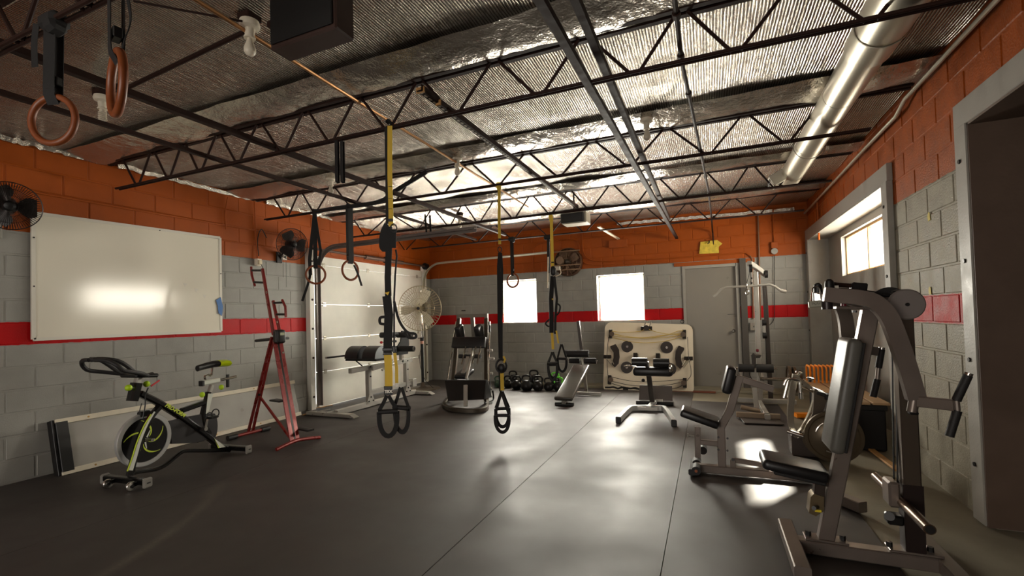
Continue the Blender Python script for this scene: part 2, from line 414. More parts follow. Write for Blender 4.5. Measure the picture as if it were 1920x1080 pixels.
# floor: concrete slab with black rubber sheets
fl = slab('floor', [((-.3, YF-.3, -.2), (W+.44, .35, -.011))], CONC)
G = .0025
for a, b, c, d in ((.02, 1.78, -8.9, -.02), (1.78, 4.30, -8.9, -.42), (4.30, 5.46, -8.9, -.42), (5.46, 6.6, -8.9, -1.3), (.02, 6.6, YF+.02, -8.9)):
    M().box(((a+b)/2, (c+d)/2, -.0055), (b-a-2*G, d-c-2*G, .011)).build('rubber_sheet', RUBBER, fl)

# left wall (garage-door wall), x = 0
GD = (-3.34, -.42, -.2, 2.41)
wl = slab('wall_left', [((-.25, a, c), (-.006, b, d)) for a, b, c, d in rects(YF, .3, -.2, ZC+.2, [GD])], BLOCK)
blocks(wl, lambda u, z: ((0, u, z), (0, 1, 0), (1, 0, 0)), -8.4, -.006, ZC, [GD], -6.647, 300)
# back wall, y = 0
W1, W2, D1 = (1.69, 2.525, 1.2192, 2.11), (3.77, 4.645, 1.2192, 2.10), (5.33, 6.24, -.2, 2.17)
wb = slab('wall_back', [((a, .006, c), (b, .3, d)) for a, b, c, d in rects(-.25, W+.44, -.2, ZC+.2, [W1, W2, D1])], BLOCK)
blocks(wb, lambda u, z: ((u, 0, z), (1, 0, 0), (0, -1, 0)), .0, W, ZC, [W1, W2, D1], 2.465, 300)
# right wall, x = W, with two framed openings
O1, O2 = (-3.66, -.16, -.2, 2.47), (-9.2, -5.16, -.2, 2.47)
wr = slab('wall_right', [((W+.006, a, c), (W+.25, b, d)) for a, b, c, d in rects(YF, 0, -.2, ZC+.2, [O1, O2])], BLOCKR)
blocks(wr, lambda u, z: ((W, u, z), (0, -1, 0), (-1, 0, 0)), -9.2, -.006, ZC, [O1, O2], -4.46, 290, BLOCKR)
# front wall behind the camera with a wide open door
DF = (1.4, 5.0, -.2, 2.6)
slab('wall_front', [((a, YF-.25, c), (b, YF, d)) for a, b, c, d in rects(-.25, W+.44, -.2, ZC+.2, [DF])], BLOCK)

# alcove behind opening 1 and the dark recess behind opening 2
W3 = (-2.87, -.93, 1.80, 2.36)
slab('wall_alcove', [((7.52, a, c), (7.72, b, d)) for a, b, c, d in rects(-3.9, .0, -.2, ZC, [W3])]+[((W+.25, -3.9, -.2), (7.6, -3.66, ZC)), ((W+.25, -.16, -.2), (7.6, .0, ZC)), ((W+.25, -3.9, 2.47), (7.6, 0, ZC))], GREYP)
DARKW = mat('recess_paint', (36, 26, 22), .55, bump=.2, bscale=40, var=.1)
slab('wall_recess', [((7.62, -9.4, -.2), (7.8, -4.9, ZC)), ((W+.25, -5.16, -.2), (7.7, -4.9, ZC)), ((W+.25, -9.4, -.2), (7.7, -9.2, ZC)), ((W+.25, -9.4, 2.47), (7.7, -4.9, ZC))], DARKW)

def frame_boards(y0, y1, name, zt, lining=None):
    """flat boards trimming an opening; each board its own piece with bolt heads"""
    t = .045
    hd = M().box((W-t/2, (y0+y1)/2, zt+.075), (t, y1-y0+.28, .16), None, .004).build(name, GREYP, org=(0, 0, 0)); struct(hd)
    for i, yy in enumerate((y1+.06, y0-.06)):
        if yy < -9: continue
        b = M().box((W-t/2-(.002), yy, (zt-.0)/2), (t+.004, .14, zt), None, .004).build('frame_board', GREYP, hd)
        k = M()
        for z in (.35, 1.0, 1.62, 2.25): k.cyl((W-t-.004, yy+.01, z), (W-t-.012, yy+.01, z), .014, 8)
        k.build('bolt_head', BLACKS, b)
    # lining of the opening
    l = M(); l.box((W+.13, (y0+y1)/2, zt-.01), (.34, y1-y0, .02)); l.box((W+.13, y0+.012, zt/2), (.34, .024, zt)); l.box((W+.13, y1-.012, zt/2), (.34, .024, zt))
    l.build('jamb_lining', lining or GREYP, hd)
    return hd
frame_boards(-3.66, -.16, 'trim_1', 2.47)
frame_boards(-9.2, -5.16, 'trim_2', 2.47, mat('reveal_brown', (96, 78, 66), .5, bump=.3, bscale=50, var=.12))
# rough plaster bead on the near opening's reveal
k = M(); pts = [V((7.46+random.uniform(-.004, .004), -5.175, .02+i*.03)) for i in range(80)]
k.tube(pts, .007, 6).build('plaster_bead', mat('old_caulk', (150, 112, 74), .7, bump=.6, bscale=80), bpy.data.objects['trim_2'])
# steel door inside the recess
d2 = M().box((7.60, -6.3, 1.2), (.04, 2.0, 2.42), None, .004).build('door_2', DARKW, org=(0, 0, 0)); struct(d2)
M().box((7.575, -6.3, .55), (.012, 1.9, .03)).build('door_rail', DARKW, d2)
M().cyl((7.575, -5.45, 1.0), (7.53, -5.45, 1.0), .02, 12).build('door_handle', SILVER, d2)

for a, b, s_ in ((1742, 406, .03), (1744, 545, .028), (1663, 428, .02)):
    c = at(a, b, x=W-.003); M().prism([c+V((0, y*s_, z*s_)) for y, z in ((-.7, -1), (.6, -1.1), (.8, .2), (.3, 1.1), (-.5, .9))], (-.002, 0, 0)).build('paint_daub', mat('daub_yellow', (190, 170, 40), .6), wr)
# windows
GLASS = bpy.data.materials.new('window_glass'); GLASS.use_nodes = True; _n = GLASS.node_tree; _n.nodes.clear()
_o = _n.nodes.new('ShaderNodeOutputMaterial'); _m = _n.nodes.new('ShaderNodeMixShader'); _t = _n.nodes.new('ShaderNodeBsdfTransparent'); _g = _n.nodes.new('ShaderNodeBsdfGlossy'); _f = _n.nodes.new('ShaderNodeFresnel')
_f.inputs[0].default_value = 1.45; _g.inputs['Roughness'].default_value = .03; _t.inputs[0].default_value = (.97, .98, .97, 1)
_b = _n.nodes.new('ShaderNodeNewGeometry'); _k = _n.nodes.new('ShaderNodeMath'); _k.operation = 'SUBTRACT'; _k.inputs[0].default_value = 1; _n.links.new(_b.outputs['Backfacing'], _k.inputs[1])
_q = _n.nodes.new('ShaderNodeMath'); _q.operation = 'MULTIPLY'; _n.links.new(_k.outputs[0], _q.inputs[0]); _n.links.new(_f.outputs[0], _q.inputs[1]); _n.links.new(_q.outputs[0], _m.inputs[0]); _n.links.new(_t.outputs[0], _m.inputs[1]); _n.links.new(_g.outputs[0], _m.inputs[2]); _n.links.new(_m.outputs[0], _o.inputs[0])
def window(n, u, axis, plane, mull=False, fm=WHITEP):
    a, b, c, d = u; f = .028
    P3 = (lambda q, e, z: V((q, plane+e, z))) if axis == 'y' else (lambda q, e, z: V((plane+e, q, z)))
    S3 = (lambda s, e, z: (s, e, z)) if axis == 'y' else (lambda s, e, z: (e, s, z))
    k = M()
    for z in (c+f/2, d-f/2): k.box(P3((a+b)/2, 0, z), S3(b-a, .05, f), None, .003)
    for q in (a+f/2, b-f/2): k.box(P3(q, 0, (c+d)/2), S3(f, .05, d-c), None, .003)
    w_ = k.build('window_%d' % n, fm, org=(0, 0, 0)); struct(w_)
    ms = [(a+f, b-f)]
    if mull:
        M().box(P3((a+b)/2, 0, (c+d)/2), S3(f, .045, d-c-2*f), None, .003).build('mullion', fm, w_); ms = [(a+f, (a+b)/2-f/2), ((a+b)/2+f/2, b-f)]
    for p, q in ms: M().box(P3((p+q)/2, .005, (c+d)/2), S3(q-p, .004, d-c-2*f)).build('pane', GLASS, w_)
    return w_
window(1, W1, 'y', .2); window(2, W2, 'y', .2); window(3, W3, 'x', 7.6, True, mat('raw_wood_sash', (196, 150, 96), .5, var=.2, vscale=15))
# sloping sills of the back windows
for i, u in enumerate((W1, W2)): M().box(((u[0]+u[1])/2, .1, u[2]+.006), (u[1]-u[0], .19, .012)).build('window_sill', GREYP, bpy.data.objects['window_%d' % (i+1)])

# unseen slab added outside the back wall to keep sun off its windows
struct(M().box((4.2, 1.75, 3.3), (10.5, 2.9, .12)).build('sun_blocker', STEELB, org=(0, 0, 0)))
# back door
d1 = M().box((5.785, .06, 1.085), (.83, .045, 2.17), None, .003).build('door_1', mat('door_taupe', (126, 120, 110), .34, var=.05, vscale=3), org=(0, 0, 0)); struct(d1)
k = M(); k.box((5.35, .04, 1.085), (.05, .12, 2.17)); k.box((6.215, .04, 1.085), (.05, .12, 2.17)); k.box((5.785, .04, 2.145), (.83, .12, .05))
k.build('door_frame', GREYP, d1)
M().box((5.84, -.008, 2.205), (1.3, .02, .066), None, .003).build('lintel_board', ORANGEP, wb)
k = M(); k.lathe((6.12, .04, 1.0), (0, -1, 0), [(0, .03), (.008, .03), (.012, .012), (.04, .014), (.05, .028), (.068, .03), (.08, .018)]); k.build('door_knob', CHROME, d1)
M().box((6.1, .033, 1.29), (.12, .006, .006)).build('latch_bar', BLACKS, d1)
# steel post right of the door
struct(M().box((6.30, -.03, 1.12), (.1, .06, 2.24), None, .004).build('trim_3', mat('dark_post', (74, 68, 62), .45), org=(0, 0, 0)))
# concrete step at the foot of the back wall
struct(M().box((4.6, -.21, .012), (5.2, .4, .045), None, .006).build('trim_4', CONC, org=(0, 0, 0)))
struct(M().box((5.2, -.46, .004), (1.2, .1, .02), None, .004).build('trim_5', mat('brick_red_dirt', (120, 66, 46), .8, bump=.5, bscale=60), org=(0, 0, 0)))

# ceiling deck and foil insulation
cl = slab('ceiling', [((-.25, YF-.25, ZC+.12), (W+.44, .3, ZC+.3))], STEELB)
JY = [-1.12, -2.75, -4.38, -6.1, -7.75, -9.4, -11.0]
def foilgrid(x0, x1, y0, y1, fz, nx, ny):
    k = M(); vs = []; fs = []
    for j in range(ny+1):
        for i in range(nx+1):
            x = x0+(x1-x0)*i/nx; y = y0+(y1-y0)*j/ny; vs.append((x, y, fz(x, y, i/nx, j/ny)))
    for j in range(ny):
        for i in range(nx):
            a = j*(nx+1)+i; fs.append((a, a+1, a+nx+2, a+nx+1))
    return k.add(vs, fs)
from mathutils import noise
edges = [0.0]+JY+[YF]
for n, (ya, yb) in enumerate(zip(edges, edges[1:])):
    def fz(x, y, s, t, n=n):
        sag = .035*math.sin(PI*t)**.6
        rid = noise.noise(V((x*1.3, y*2.2, n*3.1)))*.022 + noise.noise(V((x*4, y*9, n)))*.007
        return ZC-.035-sag*.3+rid
    k = foilgrid(-.02, W+.02, yb, ya, fz, 90, 26)
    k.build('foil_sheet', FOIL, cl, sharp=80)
# smooth folded strips of foil lapping over each joist
for n, y in enumerate(JY):
    sh = -1 if n != 3 else -1.3
    def fz2(x, y_, s, t, n=n):
        return ZC-.07-.028*math.sin(PI*t)+noise.noise(V((x*2.1, y_*4, n*7.7)))*.018+noise.noise(V((x*9, y_*14, n)))*.006
    wd = [.3, .3, .42, .34, .3, .3, .3][n]
    foilgrid(-.01, W+.01, y-.03-wd*.95, y+.07, fz2, 110, 10).build('foil_strip', FOILS, cl, sharp=80)
# bright edge of the foil where it turns down at the walls
for y0, y1 in ((-6.9, -6.15), (-6.0, -4.3), (-4.2, -2.9), (-2.6, -1.3)):
    pts = [V((.012+random.uniform(0, .012), y0+(y1-y0)*i/24, ZC-.075+random.uniform(-.012, .012))) for i in range(25)]
    M().sweep(pts, [(-.006, -.022), (.006, -.022), (.012, .022), (-.012, .022)], (0, 0, 1)).build('foil_edge', FOILS, cl)
pts = [V((4.2+2.9*i/40, -.02, ZC-.09-.05*(i/40)+random.uniform(-.01, .01))) for i in range(41)]
M().sweep(pts, [(-.006, -.025), (.006, -.025), (.012, .025), (-.012, .025)], (0, 0, 1)).build('foil_edge', FOILS, cl)
# ------------------------------------------------------------------ bar joists
NODES = {  # photo columns of the bottom panel points, measured along each bottom chord
 0: [(760, 465), (826, 460), (893, 455), (962, 449), (1028, 443), (1096, 436), (1172, 430), (1251, 422), (1332, 414), (1422, 407)],
 1: [(686, 442), (783, 430), (842, 423), (897, 417), (963, 409), (1032, 402), (1106, 394), (1191, 386), (1279, 377), (1367, 367), (1455, 357)],
 2: [(490, 411), (538, 404), (590, 394), (660, 385), (740, 372), (830, 358), (933, 343), (1048, 326), (1180, 308), (1328, 289), (1475, 270)],
 3: [(258, 357), (316, 342), (375, 327), (446, 308), (530, 285), (620, 264), (727, 240), (854, 208), (1011, 173), (1190, 130), (1380, 88)]}
JLAB = {0: 'rusty dark steel roof joist nearest the back wall', 1: 'second dark steel roof joist out from the back wall',
        2: 'dark steel roof joist that the small pair of wooden rings hangs from', 3: 'dark steel roof joist carrying the nearest yellow suspension trainer',
        4: 'dark steel roof joist at top left carrying the large wooden rings'}
ZB, ZT = 2.765, 3.05
for n in range(5):
    y = JY[n]; x1 = 7.2 if n != 3 else 7.2; x0 = .2 if n not in (0,) else .3
    j = thing('bar_joist', JLAB[n], 'roof joist', (3.7, y, ZB), 'open web roof joists')
    k = M()
    for s in (-1, 1):
        k.box(((x0-.2+W-.02)/2, y+s*.032, ZT), (W-x0+.16, .034, .012)); k.box(((x0-.2+W-.02)/2, y+s*.017, ZT+.022), (W-x0+.16, .005, .04))
    k.build('top_chord', STEELB, j)
    k = M(); xe = at(1632, 251, y=y).x if n == 2 else at(1508, 398, y=y).x if n == 0 else 7.05
    xs = x0+.02
    for s in (-1, 1): k.tube([V((xs, y+s*.017, ZB)), V((xe, y+s*.017, ZB))], .011, 8)
    k.build('bottom_chord', STEELB, j)
    if n in NODES:
        X = [at(a, b, y=y).x for a, b in NODES[n]]
        while X[-1]+.6 < 6.9: X.append(X[-1]+.6)
        X = [q for q in X if .15 < q < 7.0]
    else: X = [.4+.57*i for i in range(12)]
    tops = [X[0]-.27]+[(a+b)/2 for a, b in zip(X, X[1:])]+[X[-1]+.29]
    for i, q in enumerate(X):
        for tx, s in ((tops[i], -1), (tops[i+1], 1)):
            M().tube([V((q+s*.022, y, ZB-.004)), V((tx-s*.03, y, ZT))], .0105, 7).build('web_bar', STEELB, j)
# far stub joist ends behind the camera
for n in (5, 6):
    y = JY[n]; j = thing('bar_joist', ['roof joist just behind the viewer, out of the frame', 'rearmost roof joist near the front wall, out of the frame'][n-5], 'roof joist', (3.7, y, ZB), 'open web roof joists')
    k = M()
    for s in (-1, 1): k.box((W/2, y+s*.03, ZT), (W-.05, .035, .014))
    k.build('top_chord', STEELB, j)
    k = M(); k.tube([V((.2, y, ZB)), V((7.05, y, ZB))], .013, 8); k.build('bottom_chord', STEELB, j)
    for i in range(12):
        for s in (-1, 1): M().tube([V((.4+.57*i+s*.02, y, ZB)), V((.4+.57*i+s*.27, y, ZT))], .0105, 6).build('web_bar', STEELB, j)

# bridging and other members running towards the back wall
def along(name, label, cat, x, y0, y1, z, w, h, m, L=False, z1=None, x1=None):
    p, q = V((x, y0, z)), V((x if x1 is None else x1, y1, z if z1 is None else z1)); k = M()
    if L: k.bar(p, q, w, .005); k.bar(p+V((w/2, 0, h/2)), q+V((w/2, 0, h/2)), .005, h)
    else: k.bar(p, q, w, h)
    return tag(k.build(name, m, org=p), label, cat)
along('bridging_angle', 'leftmost thin dark steel bridging bar under the left side of the roof', 'bridging bar', 1.80, -9.3, -1.2, 2.79, .03, .03, STEELB, True)
along('bridging_angle', 'thick dark steel bridging bar crossing behind the large wooden rings', 'bridging bar', 2.44, -9.3, -1.3, 2.80, .045, .035, STEELB, True)
along('bridging_angle', 'flat dark steel bridging bar at top centre, left of the matching pair', 'bridging bar', 5.02, -9.2, -.12, 2.80, .045, .03, STEELB, True, z1=2.66, x1=5.26)
along('bridging_angle', 'brown steel bridging bar at top centre, right of the matching pair', 'bridging bar', 5.21, -9.2, -1.2, 2.81, .04, .035, STEELB, True)
c = M(); c.tube([V((5.64, -9.2, 2.80)), V((5.64, -6.1, 2.80)), V((5.72, -4.38, 2.79)), V((5.79, -2.75, 2.79)), V((5.83, -1.1, 2.8)), V((5.85, -.05, 2.74)), V((5.86, -.02, 2.5))], .012, 8)
co = tag(c.build('conduit', STEELB, org=(5.64, -6.1, 2.8)), 'dark knotted conduit crossing the joists to the yellow patch on the orange wall', 'conduit')
k = M()
for y in (-7.2, -6.5, -6.1, -5.6, -4.38, -3.5, -2.75, -1.1): k.cyl((5.64+(y+6.1)*.045 if y > -6.1 else 5.64, y-.02, 2.80), (5.64+(y+6.1)*.045 if y > -6.1 else 5.64, y+.02, 2.80), .02, 8)
k.build('coupling', STEELB, co)
M().tube([at(580, 122, z=3.02), at(660, 175, z=3.02), at(740, 235, z=3.02), at(850, 303, z=3.02)], .011, 8)
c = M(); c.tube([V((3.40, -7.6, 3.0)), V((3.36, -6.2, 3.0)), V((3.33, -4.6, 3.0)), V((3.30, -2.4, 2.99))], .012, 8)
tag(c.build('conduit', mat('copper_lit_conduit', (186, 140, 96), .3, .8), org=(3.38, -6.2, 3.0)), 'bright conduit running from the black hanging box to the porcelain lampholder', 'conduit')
# conduit between lampholder boxes
a, b = at(232, 168, z=3.02), at(458, 60, z=3.02); tag(M().tube([a, b], .014, 8).build('conduit', STEELB, org=a), 'dark pipe sloping up from the spiral bulb to the round bulb at top left', 'conduit')
a, b = at(250, 2, z=3.03), at(455, 40, z=3.03); tag(M().tube([a, b], .006, 6).build('conduit', STEELB, org=a), 'thin dark conduit entering the round bulb holder from the left', 'conduit')

# slotted angle carrying the little black box
S0, S1 = V((4.09, -6.42, 2.80)), V((4.14, -2.75, 2.80))
s = thing('slotted_angle', 'perforated steel angle running from the nearest full joist to the small black box', 'steel angle', S0)
k = M(); k.bar(S0, S1, .038, .004); k.bar(S0+V((.019, 0, .019)), S1+V((.019, 0, .019)), .004, .038); k.build('angle', STEELB, s)
k = M()
for i in range(70):
    p = S0.lerp(S1, (i+.5)/70); k.box(p+V((0, 0, -.004)), (.014, .028, .003))
hh = k.build('slots', mat('slot_gap', (150, 138, 120), .6), s); hh['kind'] = 'stuff'
k = M(); k.box(S0+V((0, .02, .01)), (.06, .012, .035)); k.box(S0+V((.02, .2, .0)), (.04, .01, .035)); k.build('end_bracket', PLY, s)

# small black box under the far joists
bb = thing('hanging_box', 'small wide black box with pale edge hanging under the far joists', 'box', (3.9, -2.45, 2.80))
c0 = at(1077, 411, y=-2.45)
M().box(c0+V((0, 0, 0)), (.33, .28, .135), None, .01).build('body', BLACKP, bb)
M().box(c0+V((.02, .02, -.0)), (.36, .25, .155), None, .01).build('bezel', mat('pale_shell', (176, 168, 150), .4), bb)
M().tube([c0+V((0, 0, .06)), V((c0.x, -2.45, ZT+.06))], .012, 8).build('hanger', STEELB, bb)

# dark box near the viewer
zb = 2.70
p1, p2, p3 = at(511, 97, z=zb), at(625, 48, z=zb), at(666, 78, z=zb)
xa, xb, ya, yb = p1.x, (p2.x+p3.x)/2, (p2.y+p1.y)/2, p3.y
sb = thing('hanging_heater', 'large dark brown box hanging from the foil ceiling at top left of centre', 'heater', ((xa+xb)/2, (ya+yb)/2, zb))
BROWN = mat('brown_case', (58, 40, 34), .5, var=.1)
M().box(((xa+xb)/2, (ya+yb)/2, zb+.13), (xb-xa, yb-ya, .26), None, .008).build('case', BROWN, sb)
M().box(((xa+xb)/2, ya-.006, zb+.13), (xb-xa-.03, .012, .22), None, .004).build('grille', BLACKP, sb)
k = M()
for x in (xa+.05, xb-.05): k.bar((x, (ya+yb)/2, zb+.25), (x, (ya+yb)/2, ZC-.02), .02, .01)
k.build('hanger', STEELB, sb)
k = M(); k.bar(at(505, 48, z=3.0), at(625, -8, z=3.0), .03, .03); k.build('support_rail', STEELB, sb)

# round galvanised duct threaded through the joist webs
dz = 2.915
D = [at(1497, 330, z=2.9), at(1533, 250, z=2.9), at(1566, 172, z=2.9), at(1600, 92, z=2.9)]
xm = D[1].x; y_end = D[0].y+.05; yc = D[3].y
du = thing('air_duct', 'long round galvanised duct threaded through the joists at upper right', 'duct', (xm, yc, dz))
R1, R2 = .116, .131
def ring_tube(y0, y1, r, name, par):
    k = M(); n = 32; vs = []; fs = []
    for y in (y0, y1):
        for q in (r, r-.004):
            for i in range(n): vs.append((xm+q*math.cos(2*PI*i/n), y, dz+q*math.sin(2*PI*i/n)))
    for i in range(n):
        j = (i+1) % n; fs += [(i, j, 2*n+j, 2*n+i), (n+i, 3*n+i, 3*n+j, n+j), (i, n+i, n+j, j), (2*n+i, 2*n+j, 3*n+j, 3*n+i)]
    return k.add(vs, fs).build(name, GALV, par)
cuts = [y_end, y_end-1.15, y_end-2.3, yc]
for a, b in zip(cuts, cuts[1:]): ring_tube(a, b+.006, R1, 'duct_section', du)
ring_tube(yc+.04, yc-1.5, R2, 'duct_section', du); ring_tube(yc-1.49, yc-3.2, R2, 'duct_section', du)
M().cyl((xm, y_end, dz), (xm, y_end+.004, dz), R1, 32).build('end_cap', GALV, du)
k = M(); R45 = Matrix.Rotation(.35, 3, 'X')
k.box((xm-.15, y_end-.16, dz-.05), (.16, .2, .13), Matrix.Rotation(-.5, 3, 'Y'), .004); gb = k.build('register_box', GALV, du)
k = M()
for i in range(6): k.box((xm-.24, y_end-.16, dz-.12+i*.02), (.01, .17, .006), Matrix.Rotation(-.5, 3, 'Y'))
k.build('register_slats', BLACKP, gb)
k = M()
for y in (yc-.2, y_end-1.15): k.torus((xm, y, dz), (0, 1, 0), R1+.02 if y > yc else R2+.003, .004, 24, 6)
k.build('strap_band', GALV, du)

# conduit along the top of the right wall
pp = [V((W-.05, y, z)) for y, z in ((-8.0, 2.98), (-5.2, 2.99), (-4.3, 2.99), (-4.1, 2.93), (-3.3, 2.93), (-.1, 2.9))]
tag(M().tube(pp, .016, 10).build('conduit', GALV, org=pp[2]), 'bright steel conduit running along the top of the right orange wall', 'conduit')
a = V((W-.02, -.9, 2.9)); tag(M().tube([a+V((0, 0, .05)), a-V((0, 0, .55))], .014, 8).build('conduit', ORANGEP, org=a), 'orange painted conduit dropping down the right wall above the framed opening', 'conduit')

# lampholders
def lampholder(p, label, kind):
    t = thing('bulb_holder', label, 'light', p, 'bare bulb lampholders on the ceiling'); p = V(p)
    M().lathe(p+V((0, 0, .03)), (0, 0, -1), [(0, .05), (.02, .055), (.035, .05), (.045, .028), (.085, .024), (.09, .03), (.10, .03)], 20).build('holder', PORC, t)
    M().box(p+V((0, 0, .055)), (.09, .09, .05), None, .005).build('junction_box', STEELB, t)
    if kind == 'bulb': M().lathe(p+V((0, 0, -.07)), (0, 0, -1), [(0, .014), (.012, .016), (.03, .022), (.055, .031), (.075, .031), (.09, .022), (.098, .006)], 18).build('bulb', PORC, t)
    elif kind == 'spiral':
        k = M(); k.tube([p+V((.021*math.cos(a*.5), .021*math.sin(a*.5), -.085-a*.0011)) for a in range(64)], .0055, 6); k.build('spiral_tube', PORC, t)
        M().cyl(p+V((0, 0, -.07)), p+V((0, 0, -.09)), .02, 14).build('ballast', PORC, t)
    return t
for (a, b), lab, kd in (((468, 50), 'white globe bulb in a porcelain holder nearest the large dark hanging box', 'bulb'), ((192, 188), 'spiral energy saving bulb hanging between the two large wooden rings', 'spiral'),
                       ((620, 338), 'bare white bulb on the ceiling above the left small ring straps', 'bulb'), ((857, 300), 'white porcelain holder and bulb left of the slotted angle', 'bulb'),
                       ((1212, 228), 'pinkish porcelain holder and bulb under the foil right of centre', 'bulb')):
    lampholder(at(a, b, z=3.03), lab, kd)
p = at(862, 408, z=3.0); lampholder((p.x, max(p.y, -2.4), 3.0), 'small far white bulb over the middle of the far joists', 'bulb')

# garage door gear
gd = thing('garage_door', 'white sectional garage door behind the hanging straps', 'garage door', (.04, -1.88, 0))
zs = [0.012, .56, 1.09, 1.63, 2.26, 2.40]
for a, b in zip(zs, zs[1:]):
    k = M(); k.box((.035, -1.88, (a+b)/2), (.05, 2.94, b-a-.008), None, .005)
    s = k.build('door_section', DOORW, gd)
    k = M(); k.box((.061, -1.88, b-.03), (.004, 2.9, .012), None, .0015); k.build('lip', DOORW, s)
    if b < 2.3:
        k = M()
        for y in (-3.2, -2.15, -1.5, -.6):
            k.box((.066, y, b), (.008, .06, .07), None, .002); k.cyl((.072, y-.02, b+.01), (.072, y+.02, b+.01), .008, 8)
        k.build('hinge', GALV, s)
k = M()
for y in (-3.47, -.33):
    k.box((.045, y, 1.25), (.09, .09, 2.5), None, .003)
fr = k.build('jamb_angle', DOORW, gd)
k = M()
for y in (-3.47, -.33):
    for z in (.2, .8, 1.25, 1.7, 2.3): k.cyl((.09, y, z), (.1, y, z), .017, 8)
k.build('bolt', STEELB, fr)
def track(y, x1, z, m, nm, w=.05, r=.35):
    pts = [V((.1, y, .05)), V((.1, y, z-r))]+arc((.1+r, y, z-r), (-1, 0, 0), (0, 0, 1), r, 0, PI/2, 8)[1:]+[V((x1, y, z+.03))]
    M().path(pts, .012, w, (0, 1, 0)).build(nm, m, gd); M().path([p+V((.0, .02, 0)) for p in pts], w, .006, (0, 1, 0)).build(nm+'_flange', m, gd)
TR = mat('track_grey', (118, 110, 104), .4, .4)
q = at(892, 430, y=-3.36); track(-3.36, q.x, q.z-.02, TR, 'left_track', .08)
q = at(1030, 474, y=-.42); track(-.42, q.x, q.z-.02, GALV, 'right_track', .045, .42)
k = M(); k.cyl((.14, -3.5, 2.49), (.14, -.3, 2.49), .02, 12); k.cyl((.14, -2.3, 2.49), (.14, -1.2, 2.49), .038, 16); k.build('torsion_shaft', mat('shaft_brown', (84, 56, 42), .5, .3), gd)
k = M(); k.cyl((.14, -.42, 2.49), (.14, -.34, 2.49), .07, 18); k.cyl((.14, -1.75, 2.49), (.14, -1.68, 2.49), .06, 18); k.build('cable_drum', BLACKS, gd)
# track hangers
for (a, b, c, d), y in (((797, 402, 800, 440), -3.34), ((806, 404, 808, 442), -3.3)):
    p, q = at(a, b, y=y), at(c, d, y=y); tag(M().path([p, q], .03, .004, (0, 1, 0)).build('track_hanger', BLACKS, org=q), 'short black perforated hanger above the left garage track, %s of two' % ('left' if a < 800 else 'right'), 'bracket')

# tied-up black band along the third joist
k = M(); pts = [at(588, 398, y=-4.40), at(620, 392, y=-4.40), at(665, 386, y=-4.41), at(712, 378, y=-4.41), at(738, 360, y=-4.42), at(800, 322, y=-4.43)]
k.path(spl(pts, 4), .012, .05, (0, 0, 1)); bnd = tag(k.build('band', WEB, org=pts[0]), 'long black band wrapped along the joist above the small ring straps', 'strap')
for i, (a, b) in enumerate(((627, 633), (637, 643))):
    p, q = at((a+b)/2, 264, y=-6.13), at((a+b)/2+1, 342, y=-6.13)
    k = M(); k.path([p, q+V((0, 0, .01)), q+V((.0, .02, 0)), p+V((0, .02, 0))], .003, .026, (1, 0, 0))
    tag(k.build('hanging_strap', WEB, org=p), 'short black strap hanging from the nearest full joist, %s of the close pair' % ('left' if i == 0 else 'right'), 'strap')
# ------------------------------------------------------------------ things on the walls
t = thing('whiteboard', 'wide white dry erase board on the left block wall', 'whiteboard', (.02, -5.78, 1.86))
A, B_, C_, D_ = [V((.02, y, z)) for y, z in ((-6.67, 2.43), (-4.89, 2.46), (-4.89, 1.27), (-6.67, 1.262))]
M().box((.016, -5.78, 1.855), (.02, 1.77, 1.17)).build('panel', mat('board_white', (226, 220, 203), .14, coat=.3, bump=.05, bscale=3), t)
k = M()
for p, q in ((A, B_), (B_, C_), (C_, D_), (D_, A)): k.bar(p, q, .03, .022, (1, 0, 0))
k.build('frame', WHITEP, t)
k = M()
for y, z in ((-6.67, 2.2), (-6.67, 1.75), (-5.6, 2.44), (-4.89, 2.0)): k.cyl((.03, y, z), (.035, y, z), .007, 8)
k.build('screw', BLACKS, t)
M().prism([(.036, -4.96, 1.66), (.036, -4.9, 1.70), (.036, -4.87, 1.58), (.036, -4.885, 1.46), (.036, -4.93, 1.5), (.036, -4.94, 1.6)], (.002, 0, 0)).build('tape', mat('blue_tape', (48, 104, 168), .5), t, 'blue tape')
k = M()
for y, z in ((-5.35, 1.86), (-5.22, 1.80), (-5.12, 1.73)): k.prism([(.027, y, z), (.027, y+.05, z-.01), (.027, y+.02, z-.05)], (.0008, 0, 0))
k.build('tape_scrap', WHITEP, t)

